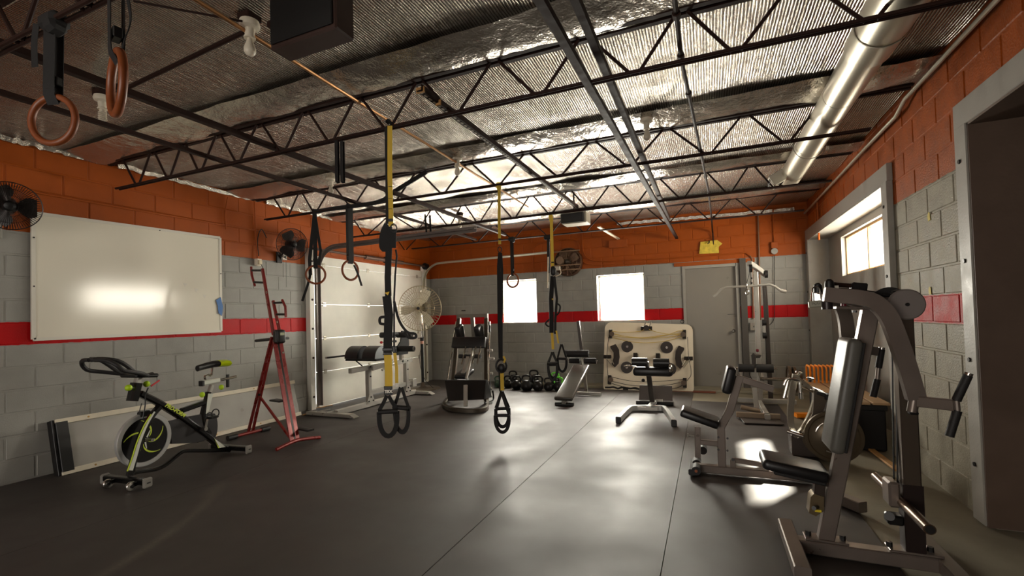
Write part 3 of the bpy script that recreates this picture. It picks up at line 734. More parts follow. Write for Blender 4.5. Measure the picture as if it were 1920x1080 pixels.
def cage_fan(t, c, axis, R, body, blades, nblade=3, wires=26, dep=.12, gm=None, wr=.002, hub=.05, bw=.62, ph=.5):
    """guarded fan: rim hoops, radial wires, blades and motor"""
    c = V(c); ax = V(axis).normalized(); a = V((0, 0, 1)) - ax*ax.z; a.normalize(); b = ax.cross(a); gm = gm or CHROME
    k = M(); k.torus(c, ax, R, wr*2.2, 36, 6)
    for f in (.72, .45): k.torus(c+ax*dep*.42*(1-f*.3), ax, R*f, wr, 30, 5)
    for i in range(wires):
        th = 2*PI*i/wires; d = a*math.cos(th)+b*math.sin(th)
        for s in (1, -1): k.tube([c+d*R, c+d*R*.8+ax*s*dep*.35, c+d*R*.4+ax*s*dep*.5, c+d*hub*.6+ax*s*dep*.52], wr, 4)
    k.build('guard', gm, t)
    for i in range(nblade):
        th = 2*PI*i/nblade+ph; k = M(); vs = []; fs = []
        for j in range(9):
            rr = hub*.8+(R*.9-hub*.8)*j/8
            for s, q in ((-1, 0), (1, 1)):
                an = th+s*bw*(.3+.45*math.sin(PI*min(j/8*.8+.1, 1)))*.9
                d = a*math.cos(an)+b*math.sin(an); vs.append(c+d*rr+ax*(s*.022))
        n = len(vs); vs += [v+ax*.003 for v in vs]
        for j in range(8):
            fs.append((2*j, 2*j+1, 2*j+3, 2*j+2)); fs.append((n+2*j, n+2*j+2, n+2*j+3, n+2*j+1)); fs.append((2*j, 2*j+2, n+2*j+2, n+2*j)); fs.append((2*j+1, n+2*j+1, n+2*j+3, 2*j+3))
        k.add(vs, fs).build('blade', blades, t)
    M().lathe(c-ax*.06, ax, [(0, hub*.6), (.02, hub), (.09, hub), (.12+dep*.3, hub*.5), (.125+dep*.3, .005)], 18).build('hub', body, t)
DKBLADE = mat('smoke_blade', (46, 42, 40), .3)
for (a, b), lab, ax in (((18, 386), 'dark wall fan cut by the left edge of the photo above the whiteboard corner', (1, -.45, -.2)), ((548, 458), 'dark wall fan beside the garage door with a cord box below', (1, -.3, -.15))):
    c = at(a, b, x=.28); t = thing('wall_fan', lab, 'fan', (0.0, c.y, c.z-.1), 'dark wall fans')
    cage_fan(t, c, ax, .225 if a > 100 else .2, BLACKP, DKBLADE, 3, 72, .1, mat('dark_wire', (44, 38, 36), .4, .5), .002, .055, 1.05)
    n = V(ax).normalized()
    k = M(); k.cyl(c-n*.04, c-n*.14, .055, 16, .045); k.build('motor', BLACKP, t)
    k = M(); k.tube(spl([c-n*.1, c+V((-.17, 0, -.1)), V((.03, c.y, c.z-.17))], 5), .014, 8); k.box((.016, c.y, c.z-.17), (.03, .09, .16), None, .005); k.build('bracket', BLACKP if a > 100 else GREYP, t)
# cord box under the wall fan
c = at(532, 481, x=.04); t = thing('outlet_box', 'pale outlet box with two hanging pull cords under the far wall fan', 'outlet', c)
M().box(c, (.05, .075, .1), None, .004).build('case', WHITEP, t); M().cyl(c+V((.025, 0, -.01)), c+V((.032, 0, -.01)), .016, 12).build('socket', BLACKP, t)
for dy, l in ((-.03, .26), (.02, .4)): M().tube([c+V((.02, dy, -.05)), c+V((.02, dy, -.05-l))], .0025, 5).build('pull_cord', BLACKP, t)
c = at(484, 492, x=.05); t = thing('outlet_box', 'old pale outlet box with plugs behind the top of the red climber', 'outlet', c)
M().box(c, (.06, .08, .1), None, .008).build('case', PORC, t); M().box(c+V((.04, .0, .0)), (.03, .05, .06), None, .006).build('plug', mat('cream_plug', (206, 192, 160), .4), t)
M().tube(spl([c+V((.05, 0, -.02)), c+V((.07, .03, -.12)), c+V((.03, .05, -.2))], 6), .004, 6).build('cable', BLACKP, t)
OC = ORANGEP
def pipe(pts, r, m, label, name='conduit', cat='conduit'): return tag(M().tube(pts, r, 8).build(name, m, org=pts[0]), label, cat)
pipe([at(-40, 338, x=.02), at(80, 363, x=.02), at(250, 393, x=.02), at(478, 432, x=.02), at(566, 446, x=.02)], .011, OC, 'orange painted conduit running level across the left orange wall')
pipe(spl([V((.03, at(478, 432, x=.03).y, 3.05)), at(478, 400, x=.03), at(480, 450, x=.03), at(483, 486, x=.03)], 5), .01, OC, 'orange conduit dropping from the ceiling to the outlet behind the climber')
pipe(spl([at(500, 446, x=.03), at(490, 430, x=.03), at(483, 450, x=.03), at(485, 480, x=.03)], 5), .006, BLACKP, 'black looped cable above the old outlet box', 'cable', 'cable')
pipe(spl([at(427, 370, x=.03), at(422, 400, x=.03), at(424, 430, x=.03)], 4), .007, OC, 'short painted cable hanging above the right end of the whiteboard', 'cable', 'cable')
y0 = -.025
pipe(spl([at(1091, 405, y=y0), at(1092, 440, y=y0), at(1094, 472, y=y0), at(1106, 487, y=y0), at(1130, 490, y=y0)], 4)+[at(1260, 484, y=y0), at(1385, 475, y=y0)]+spl([at(1398, 474, y=y0), at(1406, 479, y=y0)], 4), .011, OC, 'orange conduit on the back wall looping under the exhaust fan')
pipe(spl([at(1406, 479, y=y0), at(1410, 487, y=y0), at(1411, 505, y=y0)], 4)+[at(1412, 598, y=y0)], .011, mat('weathered_pipe', (120, 84, 60), .45, .3), 'dull brown conduit dropping to the grey switch box by the door post')
pipe(spl([at(1000, 505, y=y0), at(1000, 475, y=y0), at(1006, 460, y=y0), at(1040, 452, y=y0), at(1075, 449, y=y0), at(1086, 458, y=y0), at(1088, 478, y=y0), at(1098, 494, y=y0), at(1130, 496, y=y0)], 4)+[at(1262, 492, y=y0)], .009, OC, 'thin orange conduit arching over the exhaust fan on the back wall')
pipe([at(1421, 400, y=-.03), at(1423, 470, y=-.03), at(1426, 600, y=-.03)], .013, mat('weathered_pipe', (120, 84, 60), .45, .3), 'tall weathered pipe running down the back wall beside the door post')
pipe(spl([at(1452, 478, y=-.03), at(1452, 560, y=-.03), at(1451, 598, y=-.03), at(1440, 612, y=-.03)], 5), .005, BLACKP, 'thin black cable hanging from the round box near the right corner', 'cable', 'cable')
c = at(1452, 460, y=-.03); t = thing('junction_box', 'orange square box above a round grey cover near the right corner', 'junction box', c)
M().box(c, (.1, .06, .1), None, .004).build('case', ORANGEP, t); M().cyl(c+V((-.005, .02, -.1)), c+V((-.005, -.03, -.1)), .05, 18).build('round_cover', GREYP, t)
pipe([c+V((0, 0, .05)), c+V((0, 0, .6))], .01, ORANGEP, 'orange conduit rising from the square box near the right corner')
c = at(1413, 612, y=-.04); t = thing('switch_box', 'grey metal switch box on the back wall right of the door post', 'switch box', c)
M().box(c, (.11, .08, .13), None, .004).build('case', mat('switch_grey', (140, 134, 124), .4, .3), t); M().box(c+V((0, -.045, 0)), (.012, .015, .025), None, .002).build('toggle', BLACKP, t)
c = at(1159, 457, y=-.03); tag(M().box(c, (.34, .05, .15), None, .004).build('block_patch', ORANGEP, org=c), 'projecting orange block on the back wall under the pale stick', 'wall block')
a, b = at(1122, 425, y=-1.1), at(1160, 448, y=-.15); tag(M().bar(a, b, .05, .02).build('timber_stick', mat('pale_stick', (190, 176, 150), .5), org=a), 'short pale stick poking from the last joist towards the back wall', 'stick')
c = at(1330, 462, y=-.02); t = thing('wall_plate', 'bare yellow patch with a small hook where the conduit meets the back wall', 'wall plate', c)
M().prism([c+V(p) for p in ((-.17, 0, -.12), (.15, 0, -.13), (.15, 0, -.02), (.21, 0, .03), (.13, 0, .10), (-.14, 0, .09))], (0, -.012, 0)).build('patch', mat('yellow_patch', (214, 186, 66), .7, var=.25, vscale=20, bump=.5, bscale=60), t)
M().tube([c+V((0, -.02, .1)), c+V((0, -.05, .06)), c+V((-.03, -.06, .04))], .01, 6).build('hook', BLACKS, t)
# through-wall exhaust fan
c = at(1064, 491, y=-.12); t = thing('exhaust_fan', 'round metal exhaust fan on the orange back wall between the windows', 'fan', (c.x, 0, c.z-.28))
cage_fan(t, c, (0, -1, 0), .27, IRON, mat('dull_blade', (106, 86, 70), .45, .5), 4, 20, .1, mat('bronze_wire', (134, 108, 84), .35, .8), .0025, .06, .6)
M().lathe(c+V((0, .11, 0)), (0, -1, 0), [(0, .28), (.05, .285), (.1, .275), (.1, .26), (.03, .25), (.03, .01)], 36).build('fan_housing', mat('bronze_plate', (92, 64, 48), .5, .4), t)
k = M()
for z in (.2, -.07, -.16): k.bar(c+V((-.27, -.07, z)), c+V((.27, -.07, z)), .02, .02)
k.build('cross_bar', mat('bronze_wire', (134, 108, 84)), t)
M().cyl(c+V((-.11, -.16, .02)), c+V((-.11, -.04, .02)), .075, 20).build('motor', mat('dull_metal', (128, 104, 84), .4, .5), t)
M().box(c+V((-.16, -.14, -.13)), (.12, .08, .08), None, .006).build('terminal_box', GALV, t)
pipe(spl([c+V((-.1, -.15, -.16)), c+V((-.1, -.16, -.24)), c+V((-.22, -.12, -.28)), c+V((-.3, -.05, -.24))], 6), .008, PORC, 'pale flex hanging below the exhaust fan', 'cable', 'cable')
c = at(869, 582.5, y=-.02); tag(M().box(c, (.09, .03, .018), None, .003).build('wall_clip', BLACKS, org=c), 'tiny black clip on the grey wall above the plate-loaded machine', 'clip')

# ------------------------------------------------------------------ rings and straps
def strap(pts, w=.04, th=.0035, up=None): return M().path(pts, w, th, up)
def rings(name_label, c, axis, R, r, m, top, ties, wd=.04, tail=None):
    t = thing('gym_ring', name_label, 'gym ring', c, 'wooden gym rings on straps'); c = V(c); top = V(top)
    M().torus(c, axis, R, r, 40, 12).build('ring', m, t)
    rt = c+V((0, 0, R))
    ax = V(axis).normalized(); sd = ax.cross(V((0, 0, 1))).normalized()
    # strap doubled over the ring and over the joist chord
    lp = [rt+ax*.02+V((0, 0, .03)), rt+ax*.018+V((0, 0, -.0)), rt-V((0, 0, r+.02)), rt-ax*.018+V((0, 0, -.0)), rt-ax*.02+V((0, 0, .03))]
    k = M(); k.path([top+ax*.02]+lp[:1], wd, .003, ax); k.path([top-ax*.02]+lp[-1:], wd, .003, ax); k.path([top+ax*.02, top+V((0, 0, .04)), top-ax*.02], .003, wd, sd)
    k.path(lp, .003, wd, sd)
    s = k.build('strap', WEB, t)
    k = M(); k.box(rt+V((0, 0, .07)), (wd*1.2, .03, .04), frame3(sd, (0, 0, 1)), .004); k.build('buckle', BLACKS, s)
    if ties:
        k = M(); k.box(top+V((0, 0, .0)), (.13, .08, .075), None, .02)
        k.box(top+V((.03, -.01, -.035)), (.07, .07, .06), frame3((1, .2, .4), (0, 0, 1)), .015); k.build('wrapped_strap', WEB, t)
    if tail:
        M().path(spl([V(p) for p in tail], 5), .03, .003, ax).build('strap_tail', WEB, t)
    return t
P0 = at(100, 225, y=-7.75); d1 = (CAMP-P0); d1.z = 0
tp = at(112, 60, y=-7.75); tp = V((P0.x, -7.75, ZB))
rings('large wooden ring facing the viewer at far upper left', P0, (-.33, .94, 0), .108, .0145, WOOD, (P0.x+.01, -7.75, ZB), True, .055, [(P0.x-.07, -7.78, ZB), (P0.x-.09, -7.78, ZB-.08), (P0.x-.085, -7.78, ZB-.2)])
P1 = CAMP+ray(219, 156)*1.72; v1 = (CAMP-P1); v1.z = 0; v1.normalize(); e1 = (v1.cross(V((0, 0, 1)))*.97+v1*.16)
rings('large wooden ring seen nearly edge on at upper left', P1, e1, .112, .0145, WOOD, (P1.x, P1.y, 3.0), False, .05, [P1+V((.03, .0, .42)), P1+V((.05, .02, .25)), P1+V((.045, .0, .14)), P1+V((.03, 0, .06))])
# carrier bar for the second big ring, above the frame
M().tube([V((P1.x, -7.72, 3.02)), V((P1.x, P1.y-.12, 3.02))], .012, 8).build('carrier_pipe', STEELB, bpy.data.objects['gym_ring.001'])
a2 = at(592, 515, y=-4.38); d2_ = (CAMP-a2); d2_.z = 0
rings('small wooden ring on black straps, left of the pair before the garage door', a2, d2_, .115, .0135, WOOD, (a2.x, -4.38, ZB), False, .05, [a2+V((-.08, 0, .05)), a2+V((-.13, 0, -.1)), a2+V((-.24, 0, -.33))])
k = M(); k.path([V((a2.x+.0, -4.38, ZB)), a2+V((-.1, 0, .2)), a2+V((-.09, 0, 0))], .045, .003, (.4, -1, 0)); k.path([V((a2.x, -4.38, ZB)), a2+V((.09, 0, .3)), a2+V((.05, 0, .12))], .035, .003, (.4, -1, 0))
k.build('strap_fold', WEB, bpy.data.objects['gym_ring.002'])
a3 = at(657, 507, y=-4.38)
rings('small wooden ring on a black strap, right of the pair before the garage door', a3, (d2_.x*.75+1.2, d2_.y-2.6, 0) if False else (V(d2_).normalized()*.8+V((.6, .35, 0))), .118, .0135, WOOD, (a3.x, -4.38, ZB), False, .075, [a3+V((.06, 0, .06)), a3+V((.12, 0, -.06)), a3+V((.17, 0, -.2))])
a4 = at(961.5, 526, y=-1.12)
rings('lone far ring hanging in front of the left back window', a4, (-.2, -1, 0), .122, .017, WOOD, (a4.x, -1.12, ZB), True, .05)
t_ = thing('coiled_strap', 'black strap bundled on the last joist right of the lone far ring', 'strap', at(1028, 445, y=-1.12))
p = at(1028, 445, y=-1.12); k = M(); k.box(p, (.16, .07, .08), None, .02); k.build('coil', WEB, t_); M().path([p, at(1029, 512, y=-1.12)], .05, .02, (0, 1, 0)).build('hanging_end', WEB, t_)
M().path([p+V((.0, -.04, -.35)), at(1027, 540, y=-1.14)], .02, .004, (0, 1, 0)).build('pale_strap', PORC, t_)

# ------------------------------------------------------------------ suspension trainers
def handle_set(t, p, yaw, zt, zh, zb, wdt, off):
    """triangle straps, foam grip and foot cradle, hung from height zt"""
    d = V((math.cos(yaw), math.sin(yaw), 0)); n = V((-d.y, d.x, 0)); p = V((p[0], p[1], 0))+V(off); w2 = wdt/2
    T = p+V((0, 0, zt)); k = M()
    for s in (-1, 1): k.path([T+d*s*.006, p+d*s*w2*.55+V((0, 0, zt-(zt-zh)*.5)), p+d*s*w2+V((0, 0, zh+.01))], .026, .004, n)
    k.build('handle_strap', WEB, t)
    h = M().cyl(p-d*(w2-.004)+V((0, 0, zh)), p+d*(w2-.004)+V((0, 0, zh)), .0175, 14).build('foam_grip', FOAM, t)
    k = M()
    for s in (-1, 1): k.cyl(p+d*s*(w2-.006)+V((0, 0, zh)), p+d*s*(w2+.006)+V((0, 0, zh)), .02, 14)
    k.build('grip_collar', BLACKP, h)
    k = M(); pts = [p-d*w2+V((0, 0, zh-.0))]+[p-d*w2*math.cos(a)*(1.0+.12*math.sin(a))+V((0, 0, zh-.02-(zh-zb-.02)*math.sin(a))) for a in [PI*i/14 for i in range(15)]]+[p+d*w2+V((0, 0, zh))]
    k.path(pts, .034, .004, n); k.build('foot_cradle', WEB, t)
def label_text(t, s, p, d, size): text('printed_logo', s, size, WHITEP, p, d, (0, 0, 1), t, .0008, 'white printed letters', bold=.002)
vdir = lambda x, y: V((-(CAMP.y-y), CAMP.x-x, 0)).normalized()*-1
# nearest trainer, on joist 4
X, Y = 3.645, -6.14
t = thing('suspension_trainer', 'nearest yellow and black suspension trainer with two foam handles hanging low', 'suspension trainer', (X, Y, ZB), 'suspension trainers on the joists')
f = V((CR.x, CR.y, 0)).normalized(); nf = V((f.y, -f.x, 0))
z_ = lambda py: at(733, py, y=Y).z
xz = lambda px, py: at(px, py, y=Y)
k = M(); k.path([xz(725, 238), xz(726, 300), xz(727, 380), xz(727, 420)], .03, .004, nf); k.path(arc((X-.0, Y, ZB), (0, 1, 0), (0, 0, 1), .028, 0, PI, 6), .034, .004, (1, 0, 0)); k.build('anchor_strap', WEB, t)
k = M(); k.path([xz(731, 236), xz(731, 330), xz(733, 400), xz(733, 424)], .034, .004, nf); k.build('yellow_strap', YEL, t)
k = M()
for py in (350, 372, 392): k.box(xz(732, py)+nf*.004, (.026, .002, .003), frame3(f, (0, 0, 1)))
k.build('strap_print', BLACKP, t)
M().box(xz(733, 413)+nf*.006, (.036, .003, .022), frame3(f, (0, 0, 1)), .001).build('strap_label', BLACKP, t)
k = M(); k.path(spl([xz(726, 420), xz(718, 440), xz(717, 462), xz(723, 464), xz(724, 430)], 4), .045, .006, nf); k.build('carabiner_sleeve', WEB, t)
k = M(); k.torus(xz(738, 428), nf, .022, .0045, 18, 6, 1.4); k.build('carabiner', BLACKS, t)
k = M(); k.path([xz(729, 425), xz(729, 470), xz(727, 520), xz(728, 555)], .046, .005, nf); k.path([xz(738, 430), xz(737, 465)], .04, .005, nf); k.build('main_strap', WEB, t)
k = M(); k.path([xz(725, 555), xz(729, 590), xz(727, 650), xz(727, 662)], .062, .007, nf); k.path(spl([xz(723, 594), xz(713, 596), xz(713, 606), xz(721, 608)], 4), .02, .004, nf); k.build('adjuster_strap', WEB, t)
k = M(); k.box(xz(727, 655), (.075, .018, .022), frame3(f, (0, 0, 1)), .004); k.box(xz(727, 664), (.07, .02, .012), frame3(f, (0, 0, 1)), .004); k.build('buckle', BLACKS, t)
M().prism([xz(722, 549)+nf*.01, xz(731, 547)+nf*.01, xz(728, 554)+nf*.01], nf*.003).build('yellow_tab', YEL, t)
k = M(); k.path([xz(727, 665), xz(729, 700), xz(729, 724)], .054, .005, nf); k.build('yellow_lower_strap', YEL, t)
k = M(); k.path([xz(742, 468), xz(744, 480), xz(741, 515), xz(739, 560), xz(739, 660)], .012, .006, nf); k.path(spl([xz(739, 565), xz(748, 600), xz(763, 622), xz(778, 626), xz(779, 633), xz(766, 633), xz(758, 622)], 4), .018, .004, nf); k.build('second_strap', WEB, t)
k = M(); k.box(xz(739, 655), (.026, .02, .05), frame3(f, (0, 0, 1)), .006); k.box(xz(740, 640), (.03, .02, .016), frame3(f, (0, 0, 1)), .004); k.build('second_buckle', BLACKS, t)
k = M(); k.path([xz(740, 662), xz(743.5, 690), xz(744, 718)], .022, .004, nf); k.build('second_yellow_strap', YEL, t)
M().box(xz(728, 732), (.062, .012, .065), frame3(f, (0, 0, 1)), .004).build('logo_patch', BLACKP, t)
label_text(t, 'TRX', xz(729, 734)+nf*.009, f, .028)
M().box(xz(744, 722), (.026, .008, .03), frame3(f, (0, 0, 1)), .003).build('white_tab', WHITEP, t)
b0 = xz(727, 740); b1 = xz(744, 730)
handle_set(t, (b0.x, b0.y), math.atan2(f.y, f.x)+.15, z_(742), z_(772), z_(818), .125, (0, 0, 0))
handle_set(t, (b1.x, b1.y+.05), math.atan2(f.y, f.x)-.5, z_(728), z_(766), z_(812), .13, (0.0, 0, 0))

# second trainer, on joist 3
X, Y = 3.70, -4.38
t = thing('suspension_trainer', 'middle yellow and black suspension trainer with stacked handles reaching the floor', 'suspension trainer', (X, Y, ZB), 'suspension trainers on the joists')
xz = lambda px, py: at(px, py, y=Y)
z_ = lambda py: at(940, py, y=Y).z
k = M(); k.path([xz(936, 350), xz(936, 420), xz(937, 458)], .03, .004, nf); k.path([xz(934, 342), xz(936, 356)], .05, .005, nf); k.build('yellow_strap', YEL, t)
M().box(xz(937, 449)+nf*.005, (.03, .003, .02), frame3(f, (0, 0, 1)), .001).build('strap_label', BLACKP, t)
M().torus(xz(937, 468), nf, .02, .005, 18, 6, 1.5).build('carabiner', BLACKS, t)
k = M(); k.path([xz(937, 474), xz(935, 500), xz(936, 600), xz(938, 672)], .036, .005, nf); k.path([xz(939, 474), xz(941, 505), xz(940, 600), xz(940, 672)], .03, .005, nf); k.build('main_strap', WEB, t)
k = M(); k.torus(xz(940, 686), nf, .055, .012, 20, 8, 1.25); k.ball(xz(940, 690), .045, 12, (1, .6, 1.1)); k.build('locking_loop', BLACKP, t)
k = M(); k.path([xz(944, 668), xz(947, 674), xz(945, 680)], .02, .004, nf); k.path([xz(941, 696), xz(942, 732)], .038, .005, nf); k.build('yellow_lower_strap', YEL, t)
k = M(); k.path([xz(937, 696), xz(939, 734)], .03, .005, nf); k.build('lower_strap', WEB, t)
b0 = xz(941, 735)
handle_set(t, (b0.x, b0.y), math.atan2(f.y, f.x)+.1, z_(734), z_(766), z_(800), .14, (0, 0, 0))
handle_set(t, (b0.x+.015, b0.y-.045), math.atan2(f.y, f.x)-.1, z_(737), z_(777), z_(808), .145, (0, 0, 0))

# third trainer, on joist 2
X, Y = 3.77, -2.75
t = thing('suspension_trainer', 'far yellow and black suspension trainer beside the right back window', 'suspension trainer', (X, Y, ZB), 'suspension trainers on the joists')
xz = lambda px, py: at(px, py, y=Y)
z_ = lambda py: at(1037, py, y=Y).z
k = M(); k.path([xz(1034, 405), xz(1034, 425), xz(1036, 500)], .042, .005, nf); k.path([xz(1032, 403), xz(1034, 414)], .055, .006, nf); k.build('yellow_strap', YEL, t)
M().box(xz(1036, 492)+nf*.006, (.035, .003, .02), frame3(f, (0, 0, 1)), .001).build('strap_label', BLACKP, t)
k = M(); k.ball(xz(1037, 508), .055, 12, (.8, .5, 1.3)); k.build('locking_loop', BLACKP, t)
k = M(); k.path([xz(1036, 518), xz(1033, 560), xz(1034, 600), xz(1034, 624)], .06, .018, nf); k.path([xz(1039, 518), xz(1044, 560), xz(1041, 600), xz(1041, 626)], .035, .008, nf)
k.path(spl([xz(1043, 568), xz(1050, 574), xz(1048, 586), xz(1042, 592)], 4), .022, .005, nf); k.path(spl([xz(1031, 598), xz(1023, 606), xz(1028, 612), xz(1033, 610)], 4), .022, .005, nf); k.build('main_strap', WEB, t)
M().box(xz(1036, 561)+nf*.012, (.02, .006, .02), frame3(f, (0, 0, 1))).build('yellow_tab', YEL, t)
k = M(); k.path([xz(1035, 624), xz(1037, 655)], .035, .005, nf); k.path([xz(1043, 620), xz(1047, 644)], .022, .005, nf); k.build('yellow_lower_strap', YEL, t)
b0 = xz(1036, 660); b1 = xz(1047, 646)
handle_set(t, (b0.x, b0.y), math.atan2(f.y, f.x)+.1, z_(660), z_(684), z_(708), .13, (0, 0, 0))
handle_set(t, (b0.x+.01, b0.y-.05), math.atan2(f.y, f.x)+.3, z_(662), z_(680), z_(712), .13, (0, 0, 0))
handle_set(t, (b1.x, b1.y+.05), math.atan2(f.y, f.x)-.5, z_(646), z_(673), z_(697), .13, (.03, 0, 0))
# ------------------------------------------------------------------ left side machines
def planer(p0, p1, side):
    """upright plane through two floor points; returns f(px, py, off) and its axes"""
    p0 = V(p0); p1 = V(p1); d = (p1-p0); d.z = 0; d.normalize(); n = V((-d.y, d.x, 0))
    if n.dot(V(side)) < 0: n = -n
    return (lambda px, py, off=0: onp(px, py, p0+n*off, n)), d, n
def PA(fn, lst, off=0): return [fn(a, b, off) for a, b in lst]

# leaning framed panel behind the bike
t = thing('framed_panel', 'long low white framed panel leaning on the left wall behind the spin bike', 'panel', (.12, -5.2, 0))
ya, yb = -6.55, -3.83; zt = .50
nrm = V((zt, 0, .13)).normalized(); ux = V((-.13, 0, zt)).normalized()
base = V((.20, 0, 0)); hgt = math.hypot(.13, zt)
def LP(y, s, e=0): return V((base.x, y, 0))+ux*(s*hgt)+nrm*e
Rl = Matrix((V((0, 1, 0)), -nrm, ux)).transposed()
M().box(LP((ya+yb)/2, .5, -.01), (yb-ya-.02, .02, hgt-.02), Rl).build('sheet', mat('sheet_grey', (160, 156, 148), .35, var=.12, vscale=3), t)
TR_ = mat('cream_trim', (214, 204, 182), .45, var=.08)
M().box(LP((ya+yb)/2, .955, .012), (yb-ya, .03, .05), Rl, .003).build('top_rail', TR_, t)
M().box(LP((ya+yb)/2, .045, .012), (yb-ya, .03, .05), Rl, .003).build('bottom_rail', TR_, t)
M().box(LP(ya+.045, .5, .016), (.09, .026, hgt*.9), Rl, .003).build('dark_end_strip', BLACKP, t, 'black end strip')
M().box(LP(ya-.012, .5, -.03), (.022, .08, hgt), Rl, .003).build('end_board', BLACKP, t)
k = M()
for y in (-6.3, -5.7, -5.1, -4.5, -4.0):
    for s in (.955, .045): k.cyl(LP(y, s, .026), LP(y, s, .03), .009, 8)
k.build('screw', mat('brass_screw', (178, 140, 80), .4, .8), t)

# ---- spin bike
F0, F1 = V((1.13, -6.5, 0)), V((1.02, -5.47, 0))
bk, bd, bn = planer(F0, F1, (1, 0, 0))
t = thing('spin_bike', 'black and lime indoor spin bike before the low white framed panel', 'exercise bike', V((1.08, -6.0, 0)))
GLB = mat('gloss_black', (16, 15, 15), .22, .1, coat=.3)
LIMEP = mat('lime_print', (196, 214, 60), .4); SILP = mat('pale_print', (206, 208, 196), .4)
fb, rb = bk(236, 893), bk(431, 842); fb.z = .055; rb.z = .05
k = M(); k.path([fb-bn*.24, fb+bn*.24], .055, .05, (0, 0, 1), .008); k.build('front_base', GLB, t)
k = M(); k.path([rb-bn*.23, rb+bn*.23], .055, .05, (0, 0, 1), .008); k.build('rear_base', GLB, t)
for b_ in (fb, rb):
    for s in (-1, 1):
        e = M(); e.box(b_+bn*s*.25-V((0, 0, .006)), (.075, .03, .085), frame3(bd, (0, 0, 1)), .012); ec = e.build('end_cap', mat('cap_grey', (132, 128, 122), .4), t)
        M().box(b_+bn*s*.267-V((0, 0, .004)), (.03, .004, .012), frame3(bd, (0, 0, 1)), .003).build('cap_slot', BLACKP, ec)
for s in (-.1, .17):
    wc = fb+bn*s-bd*.075; wc.z = .04
    w_ = M().lathe(wc-bn*.014, bn, [(0, .02), (.002, .036), (.008, .04), (.02, .04), (.026, .036), (.028, .02)], 22).build('transport_wheel', CHROME, t)
    M().cyl(wc-bn*.02, wc+bn*.02, .014, 12).build('wheel_hub', BLACKP, w_)
k = M()
for s in (-.1, .17): k.path([fb+bn*s, fb+bn*s-bd*.07-V((0, 0, .01))], .03, .03, (0, 0, 1))
k.build('wheel_bracket', GLB, t)
# forks
for s, nm in ((1, 'near'), (-1, 'far')):
    k = M(); pts = PA(bk, [(299, 762), (283, 782), (266, 815), (254, 850), (246, 880), (243, 892)], s*.085); k.path(spl(pts, 3), .05, .05, bn, .012); fk = k.build('fork', GLB, t)
    if s > 0:
        k = M(); pts = PA(bk, [(290, 772), (276, 795), (263, 825), (254, 855), (245, 882)], .1125); k.sweep(spl(pts, 3), [(-.017, -.002), (.017, -.002), (.017, .002), (-.017, .002)], bn, scale=[.4+.6*i/12 for i in range(13)]); k.build('pale_fork_stripe', SILP, fk, 'lime edged pale stripe')
        k = M(); pts = [p-bd*.021 for p in PA(bk, [(288, 776), (275, 797), (262, 827), (253, 856), (244, 882)], .1128)]; k.sweep(spl(pts, 3), [(-.0045, -.002), (.0045, -.002), (.0045, .002), (-.0045, .002)], bn); k.build('lime_fork_edge', LIMEP, fk)
# flywheel
fc = bk(270.5, 824); R = .232
k = M(); k.lathe(fc-bn*.017, bn, [(0, R*.84), (0, R-.004), (.004, R), (.03, R), (.034, R-.004), (.034, R*.84), (.028, R*.83), (.006, R*.83)], 48); fw = k.build('flywheel', mat('flywheel_silver', (186, 186, 184), .3, .45), t)
M().cyl(fc-bn*.012, fc+bn*.012, R*.85, 44).build('flywheel_disc', GLB, fw)
k = M()
for i in range(5):
    a0 = 2*PI*i/5+.5; vs = []
    for j in range(9):
        u = j/8; rr = R*(.16+.6*u); an = a0+u*1.25; wd = .13*math.sin(PI*min(u+.08, 1))
        vs.append((rr, an-wd/2-.02)); 
    for j in range(8, -1, -1):
        u = j/8; rr = R*(.16+.6*u); an = a0+u*1.25; wd = .13*math.sin(PI*min(u+.08, 1)); vs.append((rr, an+wd/2+.03))
    k.prism([fc+bn*.0125+bd*(r_*math.cos(a_))+V((0, 0, r_*math.sin(a_))) for r_, a_ in vs], bn*.0015)
k.build('lime_swirl', LIMEP, fw, 'lime swirl print')
k = M()
for i in range(5):
    a0 = 2*PI*i/5+.9; k.prism([fc+bn*.0128+bd*(r_*math.cos(a_))+V((0, 0, r_*math.sin(a_))) for r_, a_ in ((R*.1, a0-.3), (R*.34, a0+.1), (R*.36, a0+.2), (R*.1, a0+.3))], bn*.0013)
k.build('silver_swirl', SILP, fw)
M().cyl(fc-bn*.1, fc+bn*.1, .014, 14).build('axle', CHROME, t)
k = M(); k.torus(fc, bn, R+.008, .008, 32, 6); 
# frame
k = M(); k.path(spl(PA(bk, [(262, 738), (300, 757), (345, 786), (385, 815), (410, 835), (430, 843)]), 3), .055, .062, bn, .014); mb = k.build('main_beam', GLB, t)
k = M(); k.path(PA(bk, [(340, 770), (388, 753)]), .045, .05, bn, .01); k.build('cross_beam', GLB, t)
k = M(); k.path(PA(bk, [(391, 735), (380, 778), (384, 800), (392, 814)]), .05, .05, bn, .012); st = k.build('seat_tube', GLB, t)
M().prism(PA(bk, [(390, 738), (399.5, 738), (392, 770), (386, 776)], .0265), bn*.001).build('pale_seat_stripe', SILP, st)
M().prism(PA(bk, [(402, 822), (423, 838), (411, 840)], .033), bn*.001).build('pale_tail_stripe', SILP, mb)
M().prism(PA(bk, [(402, 822), (404, 829), (412, 840), (409, 840)], .034), bn*.001).build('lime_tail_edge', LIMEP, mb)
k = M(); k.path(spl(PA(bk, [(246, 888), (262, 884), (290, 880), (308, 873), (325, 860), (340, 848), (352, 845), (380, 845), (424, 844)]), 3), .035, .035, bn, .01); k.build('lower_rail', GLB, t)
pts = PA(bk, [(302, 767), (345, 772)], .03)
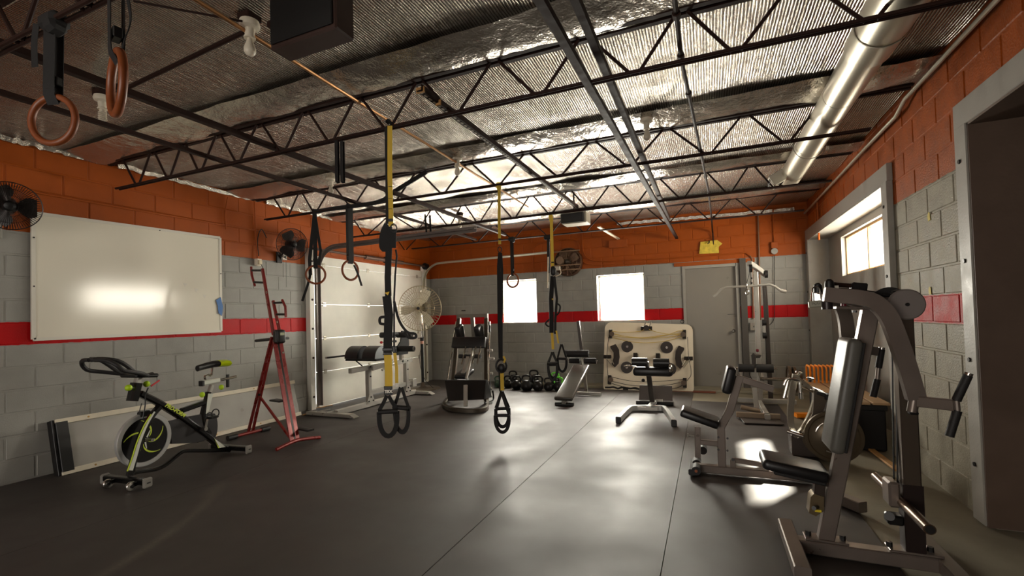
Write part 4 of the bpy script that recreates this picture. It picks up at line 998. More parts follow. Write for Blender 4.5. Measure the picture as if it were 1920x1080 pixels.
text('printed_name', 'PRO-FORM', .046, LIMEP, bk(329, 769.5, .0335), bk(350, 782, .03)-bk(308, 757.5, .03), (0, 0, 1), t, .0008, 'lime printed letters', bold=.0022, shear=.25)
# head tube, stem, handlebar
k = M(); k.path(PA(bk, [(256, 718), (248, 752)]), .07, .075, bn, .012); k.build('head_tube', GLB, t)
k = M(); k.path(PA(bk, [(261, 702), (256, 722)]), .045, .05, bn, .008); k.build('handlebar_post', SILVER, t)
H = [(172, 675, .0), (180, 673, .05), (204, 676, .09), (222, 686, .1), (240, 699, .09), (262, 703, .07), (278, 701, .05)]
k = M()
for s in (-1, 1):
    k.tube(spl([onp(a, b, F0, bn)+bn*s*o for a, b, o in H], 4), .017, 10)
    k.tube(spl([onp(a, b, F0, bn)+bn*s*o for a, b, o in ((262, 704, .09), (240, 700, .16), (215, 697, .2), (197, 694, .21), (186, 684, .2), (178, 676, .14), (173, 675, .03))], 4), .017, 10)
k.build('handlebar', FOAM, t)
k = M(); k.box(bk(262, 704), (.2, .2, .035), frame3(bd+V((0, 0, -.1)), (0, 0, 1)), .012); k.build('handlebar_plate', BLACKP, t)
for (a, b, o) in ((241, 727, .05), (275, 720, .0)):
    c = bk(a, b, o); M().ball(c, .027, 14).build('lime_knob', LIME, t)
M().tube([bk(241, 727, .05), bk(252, 728, .02)], .01, 8).build('knob_stem', BLACKP, t)
k = M(); k.path([bk(283, 724, .02), bk(299, 713, .02)], .012, .008, bn); k.build('brake_lever', mat('red_lever', (190, 24, 36), .35), t, 'red brake lever')
k = M(); k.tube(spl(PA(bk, [(278, 727), (273, 740), (272, 760), (268, 785)], .03), 4), .006, 6); k.box(bk(270, 776, 0), (.05, .09, .05), None, .008); k.build('brake_rod', BLACKS, t)
k = M(); k.tube(spl(PA(bk, [(266, 756), (262, 770), (264, 782)], .05), 4), .004, 6); k.build('brake_cable', BLACKP, t)
# seat
k = M(); k.path(PA(bk, [(397, 722), (391, 740)]), .036, .04, bn, .006); k.build('seat_post', SILVER, t)
k = M(); k.path(PA(bk, [(376, 719), (410, 712)]), .045, .045, bn, .008); k.build('seat_slider', SILP, t)
k = M(); k.path(PA(bk, [(410, 713), (442, 706)]), .026, .03, bn, .005); k.build('slider_tube', CHROME, t)
M().box(bk(378, 719), (.03, .055, .055), frame3(bd, (0, 0, 1)), .006).build('slider_cap', BLACKP, t)
k = M(); k.path(PA(bk, [(427, 702), (427, 726)]), .03, .02, bn, .004); k.build('slider_clamp', BLACKS, t)
k = M(); k.tube(spl(PA(bk, [(385, 712), (384, 706), (390, 703), (396, 703), (398, 689)]), 5), .011, 10); k.build('saddle_stem', CHROME, t)
# saddle: lofted from narrow nose to wide tail
N0, N1 = bk(370, 692), bk(421, 684); ax_ = (N1-N0); Ls = ax_.length; ax_.normalize(); upv = V((0, 0, 1))
def saddle(u0, u1, nm, m, lift=0, ws=1):
    k = M(); vs = []; fs = []; n = 8; q = 10
    for i in range(n+1):
        u = u0+(u1-u0)*i/n; wv = (.028+.075*max(0, (u-.35)/.65)**1.3)*ws; c = N0+ax_*Ls*u+upv*(.006+.012*math.sin(u*PI)-.0+.012*u+lift)
        for j in range(q):
            a = 2*PI*j/q; vs.append(c+bn*wv*math.cos(a)+upv*(.03+.008*u)*math.sin(a))
    for i in range(n):
        for j in range(q): fs.append((i*q+j, i*q+(j+1) % q, (i+1)*q+(j+1) % q, (i+1)*q+j))
    fs += [tuple(range(q))[::-1], tuple(n*q+j for j in range(q))]
    return k.add(vs, fs).build(nm, m, t)
saddle(0, .72, 'saddle_nose', VINYL); saddle(.70, 1.0, 'saddle_tail', mat('lime_vinyl', (190, 210, 20), .35), 0, 1.02)
for (a, b) in ((415, 726), (379, 740)): M().ball(bk(a, b, .04), .024, 12, (1, 1, 1.15)).build('lime_knob', LIME, t)
# chain guard, crank, pedals
gp = PA(bk, [(312, 790), (345, 782), (378, 776), (396, 775)], -.015)+[bk(403+24*math.cos(a)*.0, 0) if False else onp(396+8*math.cos(a), 798+24*math.sin(a), F0-bn*.015, bn) for a in [-PI/2+PI*i/10 for i in range(1, 10)]]+PA(bk, [(392, 822), (362, 830), (318, 832)], -.015)
k = M(); k.prism(gp, bn*.03); k.build('chain_guard', mat('guard_black', (34, 30, 30), .4), t)
cc = bk(385, 804, .09); k = M(); k.cyl(cc-bn*.04, cc+bn*.01, .02, 14); k.path([cc, bk(389, 783, .1)], .028, .014, bn, .004); k.build('crank_arm', CHROME, t)
k = M(); pc = bk(398, 782, .15); k.box(pc, (.09, .08, .022), frame3(bd, (0, 0, 1)), .008); pd = k.build('pedal', BLACKS, t)
k = M(); k.torus(pc+bd*.035+V((0, 0, .03)), bn, .04, .006, 20, 6); k.torus(pc-bd*.03+V((0, 0, .02)), bn, .03, .005, 18, 6); k.build('toe_cage', BLACKS, pd)
k = M(); pc2 = bk(372, 826, -.12); k.box(pc2, (.09, .08, .022), frame3(bd, (0, 0, 1)), .008); pd = k.build('pedal', BLACKS, t)
k = M(); k.torus(pc2+bd*.02+V((0, 0, .02)), bn, .035, .006, 20, 6); k.build('toe_cage', BLACKS, pd)
M().path([bk(385, 804, -.06), bk(373, 826, -.06)], .028, .014, bn, .004).build('crank_arm', CHROME, t)

# ---- red vertical climber
cf, cr = at(559, 833, z=0), at(466, 813, z=0)
cl_, cd, cn = planer(cf, cr, (0, -1, 0))
t = thing('vertical_climber', 'tall red vertical climbing machine left of the garage door', 'climber', V((1.05, -4.98, 0)))
u1, u2 = at(518, 843, z=.02), at(600, 820, z=.02)
k = M(); k.tube(spl([u1, u1.lerp(u2, .3)+V((0, 0, .03)), u1.lerp(u2, .55)+V((0, 0, .035)), u2], 4), .02, 10); k.build('front_base', RED, t)
r1, r2 = at(430, 821, z=.03), at(502, 803, z=.03)
k = M(); k.tube([r1, r2], .02, 10); k.build('rear_base', RED, t)
for p, q in ((r1, r2), (r2, r1)): 
    d = (q-p).normalized(); M().cyl(p-d*.02, p+d*.09, .03, 12).build('rubber_foot', BLACKP, t)
# mast: two red rails with a dark channel between
mlo = [(548, 829), (517, 640)]; 
e = cn*.034
A0, A1 = onp(553, 827, cf, cn), onp(520, 637, cf, cn)
for s in (-1, 1):
    k = M(); k.path([A0+e*s*1.0, A1+e*s*1.0], .02, .045, cn, .004); k.build('mast_rail', RED, t)
k = M(); k.path([A0, A1], .012, .035, cn); k.build('mast_channel', mat('channel_black', (36, 32, 30), .3, .4), t)
bk_ = cl_(536, 826)-cd*0
k = M(); k.path([A0+cd*.05, A1+cd*.05], .03, .04, cn, .004); k.build('mast_back', BLACKS, t)
M().cyl(onp(527, 661, cf, cn)-cd*.03, onp(527, 661, cf, cn)-cd*.045, .012, 10).build('mast_bolt', CHROME, t)
# hand poles with ladder grips
def pole(lo, hi, nm, off, side, r_pts, bars):
    k = M(); k.path([cl_(*lo, off), cl_(*hi, off)], .032, .028, cn, .004); p = k.build(nm, RED, t)
    k = M(); k.path([cl_(a, b, off) for a, b in r_pts], .022, .022, cn, .003); k.build('ladder_rail', RED, p)
    for (a, b), (c, d) in bars: M().tube([cl_(a, b, off), cl_(c, d, off)], .013, 10).build('foam_rung', FOAM, p)
    return p
pole((513, 628), (492, 504), 'hand_pole', .03, -1, [(471, 500), (472, 516), (478, 536)], [((473, 507), (493, 507)), ((477, 529), (496, 530))])
pole((525, 625), (512, 564), 'hand_pole', -.03, 1, [(529, 562), (535, 575), (536, 595)], [((514, 568), (530, 567)), ((519, 589.5), (535, 589.5))])
k = M()
for (a, b) in ((500, 548), (520, 604)): k.torus(cl_(a, b, .05), cn, .012, .003, 14, 5)
k.build('lock_pin', CHROME, t)
# rear legs and brace
for dx, o in ((0, .045), (8, -.045)):
    k = M(); k.path([cl_(510+dx*.4, 632, o), cl_(466+dx, 808, o)], .026, .03, cn, .004); k.build('rear_leg', RED, t)
k = M(); k.path([cl_(486, 742, .0), cl_(545, 822, .0)], .024, .026, cn, .004); k.build('brace', RED, t)
M().cyl(cl_(486, 740, -.07), cl_(486, 740, .07), .014, 10).build('hinge_bolt', BLACKS, t)
# console
c = cl_(524, 631, .0)-cd*.03; Rc = frame3(-cn, (cd*-.3+V((0, 0, 1))))
k = M(); k.pad(c, (.1, .045, .15), frame3(cn.cross(V((0, 0, 1)))*0+cn, V((0, 0, 1))), .02); cs = k.build('console', BLACKP, t)
k = M(); k.box(c-cd*.028+V((0, 0, .03)), (.05, .006, .03), frame3(cn, (0, 0, 1))); k.build('display', mat('lcd', (168, 172, 140), .3), cs)
k = M(); k.box(c+cd*.04-V((0, 0, .0)), (.11, .09, .16), frame3(cn, (0, 0, 1)), .02); k.build('console_housing', BLACKP, t)
g = cl_(508, 636, 0); k = M(); k.tube([g, g+(cl_(480, 639, 0)-g)*1.0+cn*.0], .018, 10); k.build('side_grip', FOAM, t)
g = cl_(530, 634, -.05); k = M(); k.tube([g, cl_(540, 634, -.2)], .016, 10); k.build('side_grip', FOAM, t)
k = M(); a = cl_(533, 749, .05); k.box(cl_(521, 751, .06), (.2, .09, .02), frame3(cd, (0, 0, 1)), .004); k.build('pedal', BLACKS, t)
k = M(); k.box(cl_(573, 805, -.1), (.2, .09, .02), frame3(cd, (0, 0, 1)), .004); k.build('pedal', BLACKS, t)
M().path([cl_(545, 800, 0), cl_(560, 806, -.09)], .02, .02).build('pedal_arm', BLACKS, t)

# ---- GHD / back extension by the garage door; its frame stands in the plane x = gx
gx = .80
g_ = lambda a, b, o=0: at(a, b, x=gx+o)
t = thing('back_extension_bench', 'silver framed sit-up and back extension bench along the garage door', 'exercise bench', (gx, -2.8, 0))
k = M(); ya, yb = g_(622, 781).y, g_(775, 744).y; ya, yb = -3.76, -1.84
k.path([V((gx, ya, .05)), V((gx, yb, .05))], .075, .075, (0, 0, 1), .006); k.build('base_rail', SILVER, t)
k = M(); k.path([V((.32, ya-.03, .035)), V((1.12, ya-.03, .035))], .1, .05, (0, 0, 1), .006); k.path([V((1.12, ya-.03, .05)), V((1.2, ya-.03, .012))], .1, .012); ft = k.build('front_foot', SILVER, t)
for x in (.55, .72): M().path([V((x, ya-.1, .075)), V((x+.05, ya+.1, .075))], .018, .012, (0, 0, 1)).build('foot_pin', SILVER, ft)
k = M(); k.path([V((.45, yb+.03, .035)), V((1.1, yb+.03, .035))], .1, .05, (0, 0, 1), .006); k.path([V((1.1, yb+.03, .05)), V((1.18, yb+.03, .012))], .1, .012); k.build('rear_foot', SILVER, t)
for (a, b, a2, b2) in ((692, 765, 690, 688), (762, 742, 757, 680)):
    p = g_(a, b); p.z = .08; q = g_(a2, b2); q.y = p.y
    M().path([p, q], .07, .07, (0, 1, 0), .005).build('upright', SILVER if a == 692 else SILVER, t)
    k = M(); k.prism([p+V((.037, -.1, -.02)), p+V((.037, .1, -.02)), p+V((.037, .035, .13)), p+V((.037, -.035, .13))], (.006, 0, 0)); k.build('gusset', SILVER, t)
    k = M()
    for dy, dz in ((-.05, .02), (.05, .02), (0, .08), (.0, .4), (0, .55)): k.cyl(p+V((.04, dy, dz)), p+V((.052, dy, dz)), .012, 8)
    k.build('bolt', BLACKS, t)
tz = g_(692, 690).z
k = M(); k.path([V((gx, ya+.3, tz)), V((gx, yb-.08, tz+.02))], .06, .07, (0, 0, 1), .005); k.build('top_rail', SILVER, t)
mz = g_(694, 736).z
k = M(); k.path([V((gx, g_(692, 736).y, mz)), V((gx, yb-.03, mz))], .05, .07, (0, 0, 1), .005); k.build('middle_rail', SILVER, t)
M().box((gx, yb-.05, mz), (.1, .12, .14), None, .006).build('sleeve', SILVER, t)
# hip pads: two half rounds side by side across x
hc = g_(688, 661); pr = .14
for xx in (gx-.17, gx+.17):
    k = M(); n = 16; poly = [V((xx-.12, hc.y+pr*1.15*math.cos(a), hc.z-.07+pr*1.2*math.sin(a))) for a in [PI*i/n for i in range(n+1)]]
    poly = [V((xx-.12, hc.y+pr*1.25*math.cos(a), hc.z-.085+pr*1.35*math.sin(a))) for a in [PI*i/n for i in range(n+1)]]
    k.prism(poly, (.24, 0, 0)); pd = k.build('hip_pad', VINYL, t, sharp=50)
    if xx > gx: M().prism([p+V((.243, 0, 0)) for p in poly], (.006, 0, 0)).build('pad_side_plate', mat('plate_grey', (122, 126, 128), .4, .3), pd, 'grey pad side plate')
M().box((gx, hc.y, hc.z-.105), (.6, .3, .03), None, .004).build('pad_board', BLACKS, t)
k = M(); k.tube(spl([V((gx+.3, hc.y-.02, tz-.02)), V((gx+.3, hc.y+.12, tz+.02)), V((gx+.3, hc.y+.26, tz+.05)), V((gx+.26, hc.y+.34, tz+.05))], 4), .016, 10); k.build('side_handle', SILVER, t)
M().path([V((gx+.1, hc.y, tz)), V((gx+.1, hc.y+.4, tz+.03))], .03, .07, (0, 0, 1), .004).build('pad_carriage', SILVER, t)
a, b = at(612, 671, x=.45), at(655, 666, x=.45); k = M(); k.tube([a, b], .014, 10); k.build('long_handle', FOAM, t)
M().tube([b, V((gx-.1, hc.y+.05, tz))], .01, 8).build('handle_rod', BLACKS, t)
# ankle plate, rollers
M().tube([a-(b-a).normalized()*.012, a], .016, 10).build('handle_cap', CHROME, t)
pc = g_(752, 642); k = M(); k.prism([V((gx+.02, pc.y+dy, pc.z+dz)) for dy, dz in ((-.02, .2), (.12, .2), (.17, .1), (.18, -.04), (.14, -.21), (-.2, -.21), (-.22, -.12), (-.06, .02))], (.02, 0, 0)); k.build('foot_plate', mat('matt_black', (20, 19, 19), .7, spec=.2), t)
for (a, b) in ((741, 628), (745, 654)):
    p = g_(a, b); k = M(); k.cyl(V((gx-.3, p.y, p.z)), V((gx+.01, p.y, p.z)), .048, 16); k.cyl(V((gx+.05, p.y, p.z)), V((gx+.34, p.y, p.z)), .048, 16)
    rl = k.build('ankle_roller', FOAM, t); M().torus((gx+.345, p.y, p.z), (1, 0, 0), .03, .005, 20, 6).build('roller_ring', CHROME, rl)
p = g_(715, 628); k = M(); k.cyl(V((gx+.1, p.y-.0, p.z)), V((gx+.1, p.y+.28, p.z)), .036, 14); k.build('shin_grip', FOAM, t)
k = M(); k.path([V((gx, pc.y, tz)), V((gx, pc.y, pc.z))], .06, .06, (0, 1, 0), .004); k.path([V((gx, pc.y-.02, tz+.03)), V((gx, hc.y+.2, tz+.03))], .05, .03, (0, 0, 1)); k.build('roller_post', SILVER, t)
p = g_(715, 642); M().ball(p, .024, 12).build('red_knob', mat('red_knob', (176, 24, 32), .3), t, 'red knob')
M().tube([p, p+V((0, .1, 0))], .008, 8).build('knob_stem', CHROME, t)

# ---- pedestal fan
pb = at(793, 729, z=0); t = thing('pedestal_fan', 'big industrial pedestal fan in the back left corner', 'fan', pb)
c = at(787, 578, y=pb.y-.12)
M().lathe(pb, (0, 0, 1), [(0, .34), (.012, .34), (.02, .33), (.032, .1), (.05, .05), (.12, .04), (.13, .028)], 40).build('base_disc', mat('base_dark', (92, 80, 68), .3, .6), t)
k = M(); k.cyl(pb+V((0, 0, .1)), pb+V((0, 0, .98)), .028, 16); k.build('lower_pole', BLACKS, t)
k = M(); k.cyl(pb+V((0, 0, .96)), V((pb.x, pb.y, c.z+.35)), .02, 16); k.build('upper_pole', CHROME, t)
k = M(); k.cyl(pb+V((0, 0, .93)), pb+V((0, 0, 1.0)), .036, 16); k.cyl(pb+V((-.08, -.01, .985)), pb+V((.02, -.01, .985)), .008, 8); k.build('height_clamp', BLACKS, t)
M().cyl(pb+V((0, 0, .87)), pb+V((0, 0, .93)), .031, 16).build('warning_label', mat('label_pink', (206, 150, 130), .5), t)
cage_fan(t, c, (.25, -1, -.03), .43, BLACKS, mat('pale_blade', (232, 226, 206), .35), 3, 48, .16, mat('cage_wire', (186, 174, 146), .35, .6), .0034, .05, .5, -.42)
k = M(); k.cyl(c+V((0, .04, 0)), c+V((0, .16, 0)), .1, 20, .08); k.build('motor', BLACKS, t)
M().tube(spl([c+V((.02, .14, -.05)), pb+V((.05, .03, 1.1)), pb+V((-.04, -.03, .6)), pb+V((.04, 0, .2)), pb+V((.3, -.1, .04))], 8), .005, 6).build('power_cord', BLACKP, t)
# wrapped cord on the floor and leaf litter near the garage jamb
for i, (a, b, r) in enumerate(((615, 761, .2), (600, 764, -.3), (572, 777, .6))):
    p = at(a, b, z=.012); o = M().box(p, (.16-.03*i, .035, .012), Matrix.Rotation(r+1.2, 3, 'Z'), .004).build('wood_scrap', PLY, org=p)
    tag(o, ['longest pale wood scrap on the floor beneath the garage door', 'second wood scrap beside the garage door left corner', 'small wood scrap at the foot of the garage door post'][i], 'wood scrap')
# ------------------------------------------------------------------ machines along the back
# ---- hack squat / leg press
t = thing('hack_squat_machine', 'dark hack squat machine with a black foot plate at the back left', 'exercise machine', (2.36, -2.3, 0))
hx = 2.36
h_ = lambda a, b, y: at(a, b, y=y)
k = M(); pts = [h_(838, 745, -2.1), at(833, 757, z=.04), at(840, 765, z=.04), at(857, 769, z=.04), at(893, 770, z=.04), at(910, 766, z=.04), at(914, 757, z=.04), at(912, 742, z=.04)]
pts[0] = at(846, 741, z=.04); pts[-1] = at(913, 739, z=.04)
k.path(spl(pts, 3), .05, .06, (0, 0, 1), .006); k.build('base_hoop', mat('gunmetal', (76, 68, 58), .38, .6), t)
GM = MATS['gunmetal']
# leaning uprights
for sd_, p, q in ((-1, h_(847, 744, -2.3), h_(861, 598, -1.62)), (1, h_(912, 744, -2.3), h_(912, 598, -1.62))):
    p.z = .05; M().path([p, q], .07, .055, (0, 1, 0), .006).build('guide_rail', GM, t)
    M().tube([p+V((.06*sd_, -.02, .3)), q+V((.06*sd_, -.0, -.05))], .014, 10).build('chrome_guide_rod', CHROME, t)
zt = h_(885, 592, -1.55).z
k = M(); xl, xr = h_(858, 592, -1.55).x, h_(914, 592, -1.55).x
k.path([V((xl+.02, -1.55, .9)), V((xl+.02, -1.55, zt)), V((xr-.02, -1.55, zt)), V((xr-.02, -1.55, .9))], .06, .06, (0, 1, 0), .005); k.build('top_frame', mat('frame_grey', (116, 110, 102), .38, .5), t)
M().path([V(((xl+xr)/2, -1.55, zt)), V(((xl+xr)/2, -1.5, .95))], .07, .05, (0, 1, 0), .004).build('centre_post', MATS['frame_grey'], t)
for (a, b) in ((862, 622), (898, 622)):
    p = h_(a, b, -1.8); k = M(); k.pad(p, (.1, .2, .24), Matrix.Rotation(.35, 3, 'X'), .035); k.build('shoulder_pad', VINYL, t)
    M().path([p+V((.06, 0, .1)), p+V((.06, .05, -.14))], .008, .03, (1, 0, 0)).build('pad_bracket', CHROME, t)
p1, p2 = h_(848, 632, -2.0), h_(911, 653, -2.0)
M().pad(((p1.x+p2.x)/2, -2.0, (p1.z+p2.z)/2), (p2.x-p1.x, .07, p1.z-p2.z), Matrix.Rotation(-.3, 3, 'X'), .02).build('back_pad', VINYL, t)
p = h_(881, 668, -2.1); M().cyl(V((p.x-.2, -2.1, p.z)), V((p.x+.2, -2.1, p.z)), .035, 14).build('roller', FOAM, t)
k = M(); k.pad(V((p.x-.03, -2.25, p.z-.27)), (.24, .3, .07), Matrix.Rotation(.3, 3, 'X'), .03); k.build('head_rest', VINYL, t)
k = M(); k.path([V((p.x-.02, -2.3, .45)), V((p.x-.02, -1.9, 1.0))], .06, .05, (0, 1, 0)); k.path([V((p.x+.14, -2.5, .4)), V((p.x+.06, -2.1, .8))], .03, .03, (0, 1, 0)); k.build('carriage_beam', SILVER, t)
for x in (p.x-.1, p.x+.09, p.x+.18): M().tube([V((x, -2.0, .95)), V((x, -2.2, .6))], .014, 10).build('lever', CHROME, t)
# foot plate box
q = [h_(834, 713, -2.62), h_(911, 713, -2.62), h_(908, 749, -2.75), h_(840, 752, -2.75)]
M().prism(q, (0, .05, 0)).build('foot_plate', BLACKS, t)
k = M(); k.prism([q[0]+V((.0, .05, 0)), q[3]+V((0, .05, 0)), V((q[3].x+.02, -2.0, .12)), V((q[0].x+.06, -2.0, .35))], (.02, 0, 0)); k.prism([q[1]+V((-.02, .05, 0)), q[2]+V((-.02, .05, 0)), V((q[2].x-.06, -2.4, .12)), V((q[1].x-.08, -2.4, .35))], (.02, 0, 0)); k.build('side_plate', BLACKS, t)
p = at(873, 762, z=.05); k = M(); k.path([p, h_(873, 722, p.y+.1)], .055, .04, (0, 1, 0), .004); k.build('plate_support', SILVER, t)
k = M(); k.tube([h_(918, 742, -2.2), h_(918, 610, -1.7)], .018, 10); k.build('weight_track', BLACKS, t)
for i, (a, b) in enumerate(((914, 657), (917, 672), (914, 700), (913, 728))): 
    p = h_(a, b, -2.1); M().cyl(p, p+V((.09, 0, 0)), .02, 10).build('weight_peg', SILVER, t)
p = at(918, 753, z=.03); k = M(); k.tube(spl([at(910, 756, z=.05), p, at(925, 748, z=.04), at(924, 733, y=p.y+.12)], 5), .013, 8); k.build('foot_lever', BLACKS, t)
# ledge things
# ---- kettlebells
def kettlebell(p, R, m, label, hm=None, rz=0):
    t = thing('kettlebell', label, 'kettlebell', p, 'kettlebells in a row along the back wall'); p = V(p)
    M().lathe(p, (0, 0, 1), [(0, R*.62), (.004, R*.66), (R*.35, R*.93), (R*.8, R), (R*1.25, R*.88), (R*1.6, R*.55), (R*1.72, R*.3)], 22).build('bell', m, t)
    a = V((math.cos(rz), math.sin(rz), 0)); hr = R*.13+.004
    pts = [p+V((0, 0, R*1.35))-a*R*.62, p+V((0, 0, R*1.9))-a*R*.82, p+V((0, 0, R*2.35))-a*R*.62, p+V((0, 0, R*2.48)), p+V((0, 0, R*2.35))+a*R*.62, p+V((0, 0, R*1.9))+a*R*.82, p+V((0, 0, R*1.35))+a*R*.62]
    M().tube(spl(pts, 4), hr, 10).build('handle', hm or m, t)
KB = [(935, 725, .085, 'green ringed kettlebell at the left end of the row', mat('dull_green', (58, 84, 66), .4), None, .2),
      (953, 726, .09, 'black kettlebell second from the left, beside the yellow trainer strap', KIRON, None, .0),
      (969, 729, .098, 'black kettlebell third from the left in the row', KIRON, None, .1),
      (988, 731, .11, 'largest black kettlebell in the middle of the row', KIRON, None, -.1),
      (1009, 731, .105, 'black kettlebell right of the largest one', KIRON, None, .1),
      (1029, 731, .09, 'black kettlebell left of the green handled one', KIRON, None, 0),
      (1047, 731, .095, 'kettlebell with a bright green handle beside the decline bench', KIRON, mat('bright_green', (104, 208, 60), .4), .1)]
for a, b, R, lab, m, hm, rz in KB:
    p = at(a, b, z=0.011); p = V((p.x, p.y, .001)); kettlebell((p.x, p.y, .001), R, m, lab, hm, rz)
for a, R, lab, hm in ((957, .09, 'black kettlebell in the back row behind the yellow strap', None), (1000, .1, 'black kettlebell half hidden behind the largest one', None), (1043, .085, 'all green handled kettlebell behind the front green handled one', MATS['bright_green'])):
    p = at(a, 722, z=0); kettlebell((p.x, -.27, .035), R, KIRON, lab, hm, .1)


# ---- decline sit-up bench
t = thing('decline_bench', 'silver grey decline sit-up bench with black rollers before the kettlebells', 'exercise bench', (3.85, -1.6, 0))
b0, b1 = at(1035, 757, y=-2.3), at(1073, 760, y=-2.3); t0, t1 = at(1078, 685, y=-1.15), at(1103, 687, y=-1.15)
cb = (b0+b1)/2; ct = (t0+t1)/2; cb.z = .105; cb.y += .06; wdt = (b1-b0).length*.92
d = (ct-cb).normalized(); sx = V((1, 0, 0)); sx = (sx-d*sx.dot(d)).normalized(); Rp = frame3(sx, d.cross(sx)*-1 if d.cross(sx).z < 0 else d.cross(sx))
M().pad((cb+ct)/2, (wdt, (ct-cb).length, .06), frame3(sx, sx.cross(d)), .022).build('bench_pad', mat('sheen_vinyl', (70, 66, 60), .28), t)
up = sx.cross(d)
M().path([cb-up*.055, ct-up*.055], .06, .05, up).build('bench_rail', SILVER, t)
k = M(); k.path([V((cb.x-.14, cb.y+.06, .025)), V((cb.x+.14, cb.y+.06, .025))], .06, .045, (0, 0, 1), .01); k.path([V((cb.x, cb.y+.08, .03)), cb+d*.08-up*.05], .06, .06, (0, 1, 0)); k.build('front_foot', BLACKP, t)
jn = at(1092, 667, y=-1.02)
k = M(); k.path([V((jn.x, -1.02, jn.z)), at(1084, 602, y=-1.05)], .05, .05, (0, 1, 0), .004); k.build('roller_upright', mat('post_dark', (66, 60, 56), .35, .4), t)
k = M(); k.path([ct-up*.05, V((jn.x, -1.02, jn.z-.02)), at(1100, 737, y=-.85)], .05, .05, (0, 1, 0), .004); k.build('rear_leg', SILVER, t)
for (a, b, a2) in ((1060, 663, 1104), (1068, 676, 1118)):
    y = -1.12 if a == 1060 else -1.0; p, q = at(a, b, y=y), at(a2, b+.5, y=y); q.z = p.z
    m_ = p.lerp(q, .5); M().cyl(p, q if a == 1060 else m_-V((.05, 0, 0)), .062 if a == 1060 else .05, 16).build('foam_roller', FOAM, t)
    if a != 1060: M().cyl(m_+V((.03, 0, 0)), q, .05, 16).build('foam_roller', FOAM, t)
    M().cyl(p-V((.02, 0, 0)), q+V((.02, 0, 0)), .013, 10).build('roller_axle', CHROME, t)
p = at(1100, 738, z=.04); M().path([V((p.x-.2, p.y, .04)), V((p.x+.24, p.y, .04))], .05, .05, (0, 0, 1), .006).build('rear_foot', SILVER, t)

# ---- functional board leaning on the back wall
bl, br_ = at(1131, 737, y=-.5), at(1300, 741, y=-.5); bl.z = br_.z = .03
tl = at(1134, 603, y=-.1); trr = at(1299, 607, y=-.1)
nb = (V((bl.x, -.5, .03))-V((bl.x, -.1, (tl.z+trr.z)/2))).cross(V((1, 0, 0))).normalized()
if nb.y > 0: nb = -nb
bp = lambda a, b, o=0: onp(a, b, V((4.7, -.5, .03))+nb*o, nb)
t = thing('cable_board', 'white rounded exercise board with bungee cords leaning under the right window', 'exercise board', V((4.7, -.4, 0)))
k = M(); cs_ = []
for (a, b), (ux_, uy_) in zip([(1134, 604), (1299, 608), (1301, 740), (1131, 736)], [(1, 1), (-1, 1), (-1, -1), (1, -1)]):
    r_ = 13; cx, cy = a+ux_*r_, b+uy_*r_
    st_ = {(1, 1): PI, (-1, 1): 1.5*PI, (-1, -1): 0, (1, -1): .5*PI}[(ux_, uy_)]
    cs_ += [bp(cx+r_*math.cos(st_+PI/2*i/6), cy+r_*math.sin(st_+PI/2*i/6)) for i in range(7)]
k.prism(cs_, -nb*.03); bo = k.build('board', mat('board_cream', (226, 214, 192), .35, var=.04), t)
k = M(); k.prism([p-nb*.031 for p in cs_], -nb*.012); k.build('board_edge', BLACKP, t)
bx = (bp(1290, 650)-bp(1150, 650)).normalized(); bu = nb.cross(bx) if nb.cross(bx).z > 0 else bx.cross(nb); RB = Matrix((bx, -nb, bu)).transposed()
def bbox(a, b, w, h, d, nm, m, o=0, ro=None): return M().box(bp(a, b, o+d/2), (w, d, h), RB if ro is None else RB @ Matrix.Rotation(ro, 3, 'Y'), .004).build(nm, m, t)
PL = mat('pulley_dark', (44, 38, 34), .4, .3)
for a, b in ((1145, 626), (1283, 627), (1143, 712), (1284, 718)):
    pl = bbox(a, b, .06, .16, .05, 'pulley_block', PL); M().cyl(bp(a+(2 if a < 1200 else -2), b, .05), bp(a+(2 if a < 1200 else -2), b, .075), .045, 18).build('pulley_wheel', mat('wheel_brown', (84, 68, 54), .35, .3), pl)
bbox(1212, 616, .2, .07, .05, 'centre_clamp', PL); M().cyl(bp(1212, 615, .03), bp(1212, 615, .09), .05, 18).build('centre_knob', PL, t)
k = M()
for a in (1208, 1218): k.tube([bp(a, 612, .06), bp(a+3, 603, .07)], .012, 8)
k.build('hook_post', CHROME, t)
for a, b in ((1176, 650), (1250, 651.5), (1175, 689), (1256, 692)):
    dk = M().cyl(bp(a, b, 0), bp(a, b, .03), .105, 28).build('rubber_disc', mat('disc_rubber', (52, 44, 40), .5), t); M().cyl(bp(a, b, .03), bp(a, b, .05), .022, 14).build('disc_hub', CHROME, dk)
def crescent(cx, cy, s):
    o = [(cx+s*(-8), cy-20), (cx+s*2, cy-24), (cx+s*8, cy-14), (cx+s*9, cy+0), (cx+s*7, cy+12), (cx+s*0, cy+19), (cx-s*6, cy+14), (cx-s*2, cy+2), (cx-s*2, cy-8), (cx-s*8, cy-17)]
    M().prism([bp(a, b, 0) for a, b in o], nb*.035).build('hand_pad', MATS['disc_rubber'], t)
crescent(1153, 670, 1); crescent(1275, 673, -1)
for a, b in ((1192, 668), (1234, 669)): bbox(a, b, .07, .1, .12, 'peg', PL)
for a, b, s in ((1139, 669, 1), (1291, 672, -1)):
    bbox(a, b, .14, .06, .04, 'side_clamp', PL)
    k = M(); k.tube([bp(a-s*2, b+3, .05), bp(a+s*10, b+18, .06)], .01, 8); k.tube([bp(a+s*6, b+3, .05), bp(a+s*12, b+14, .06)], .008, 8); k.build('side_hook', GALV, t)
CORD = mat('yellow_cord', (206, 178, 96), .5); CORDK = mat('dark_cord', (44, 38, 34), .5)
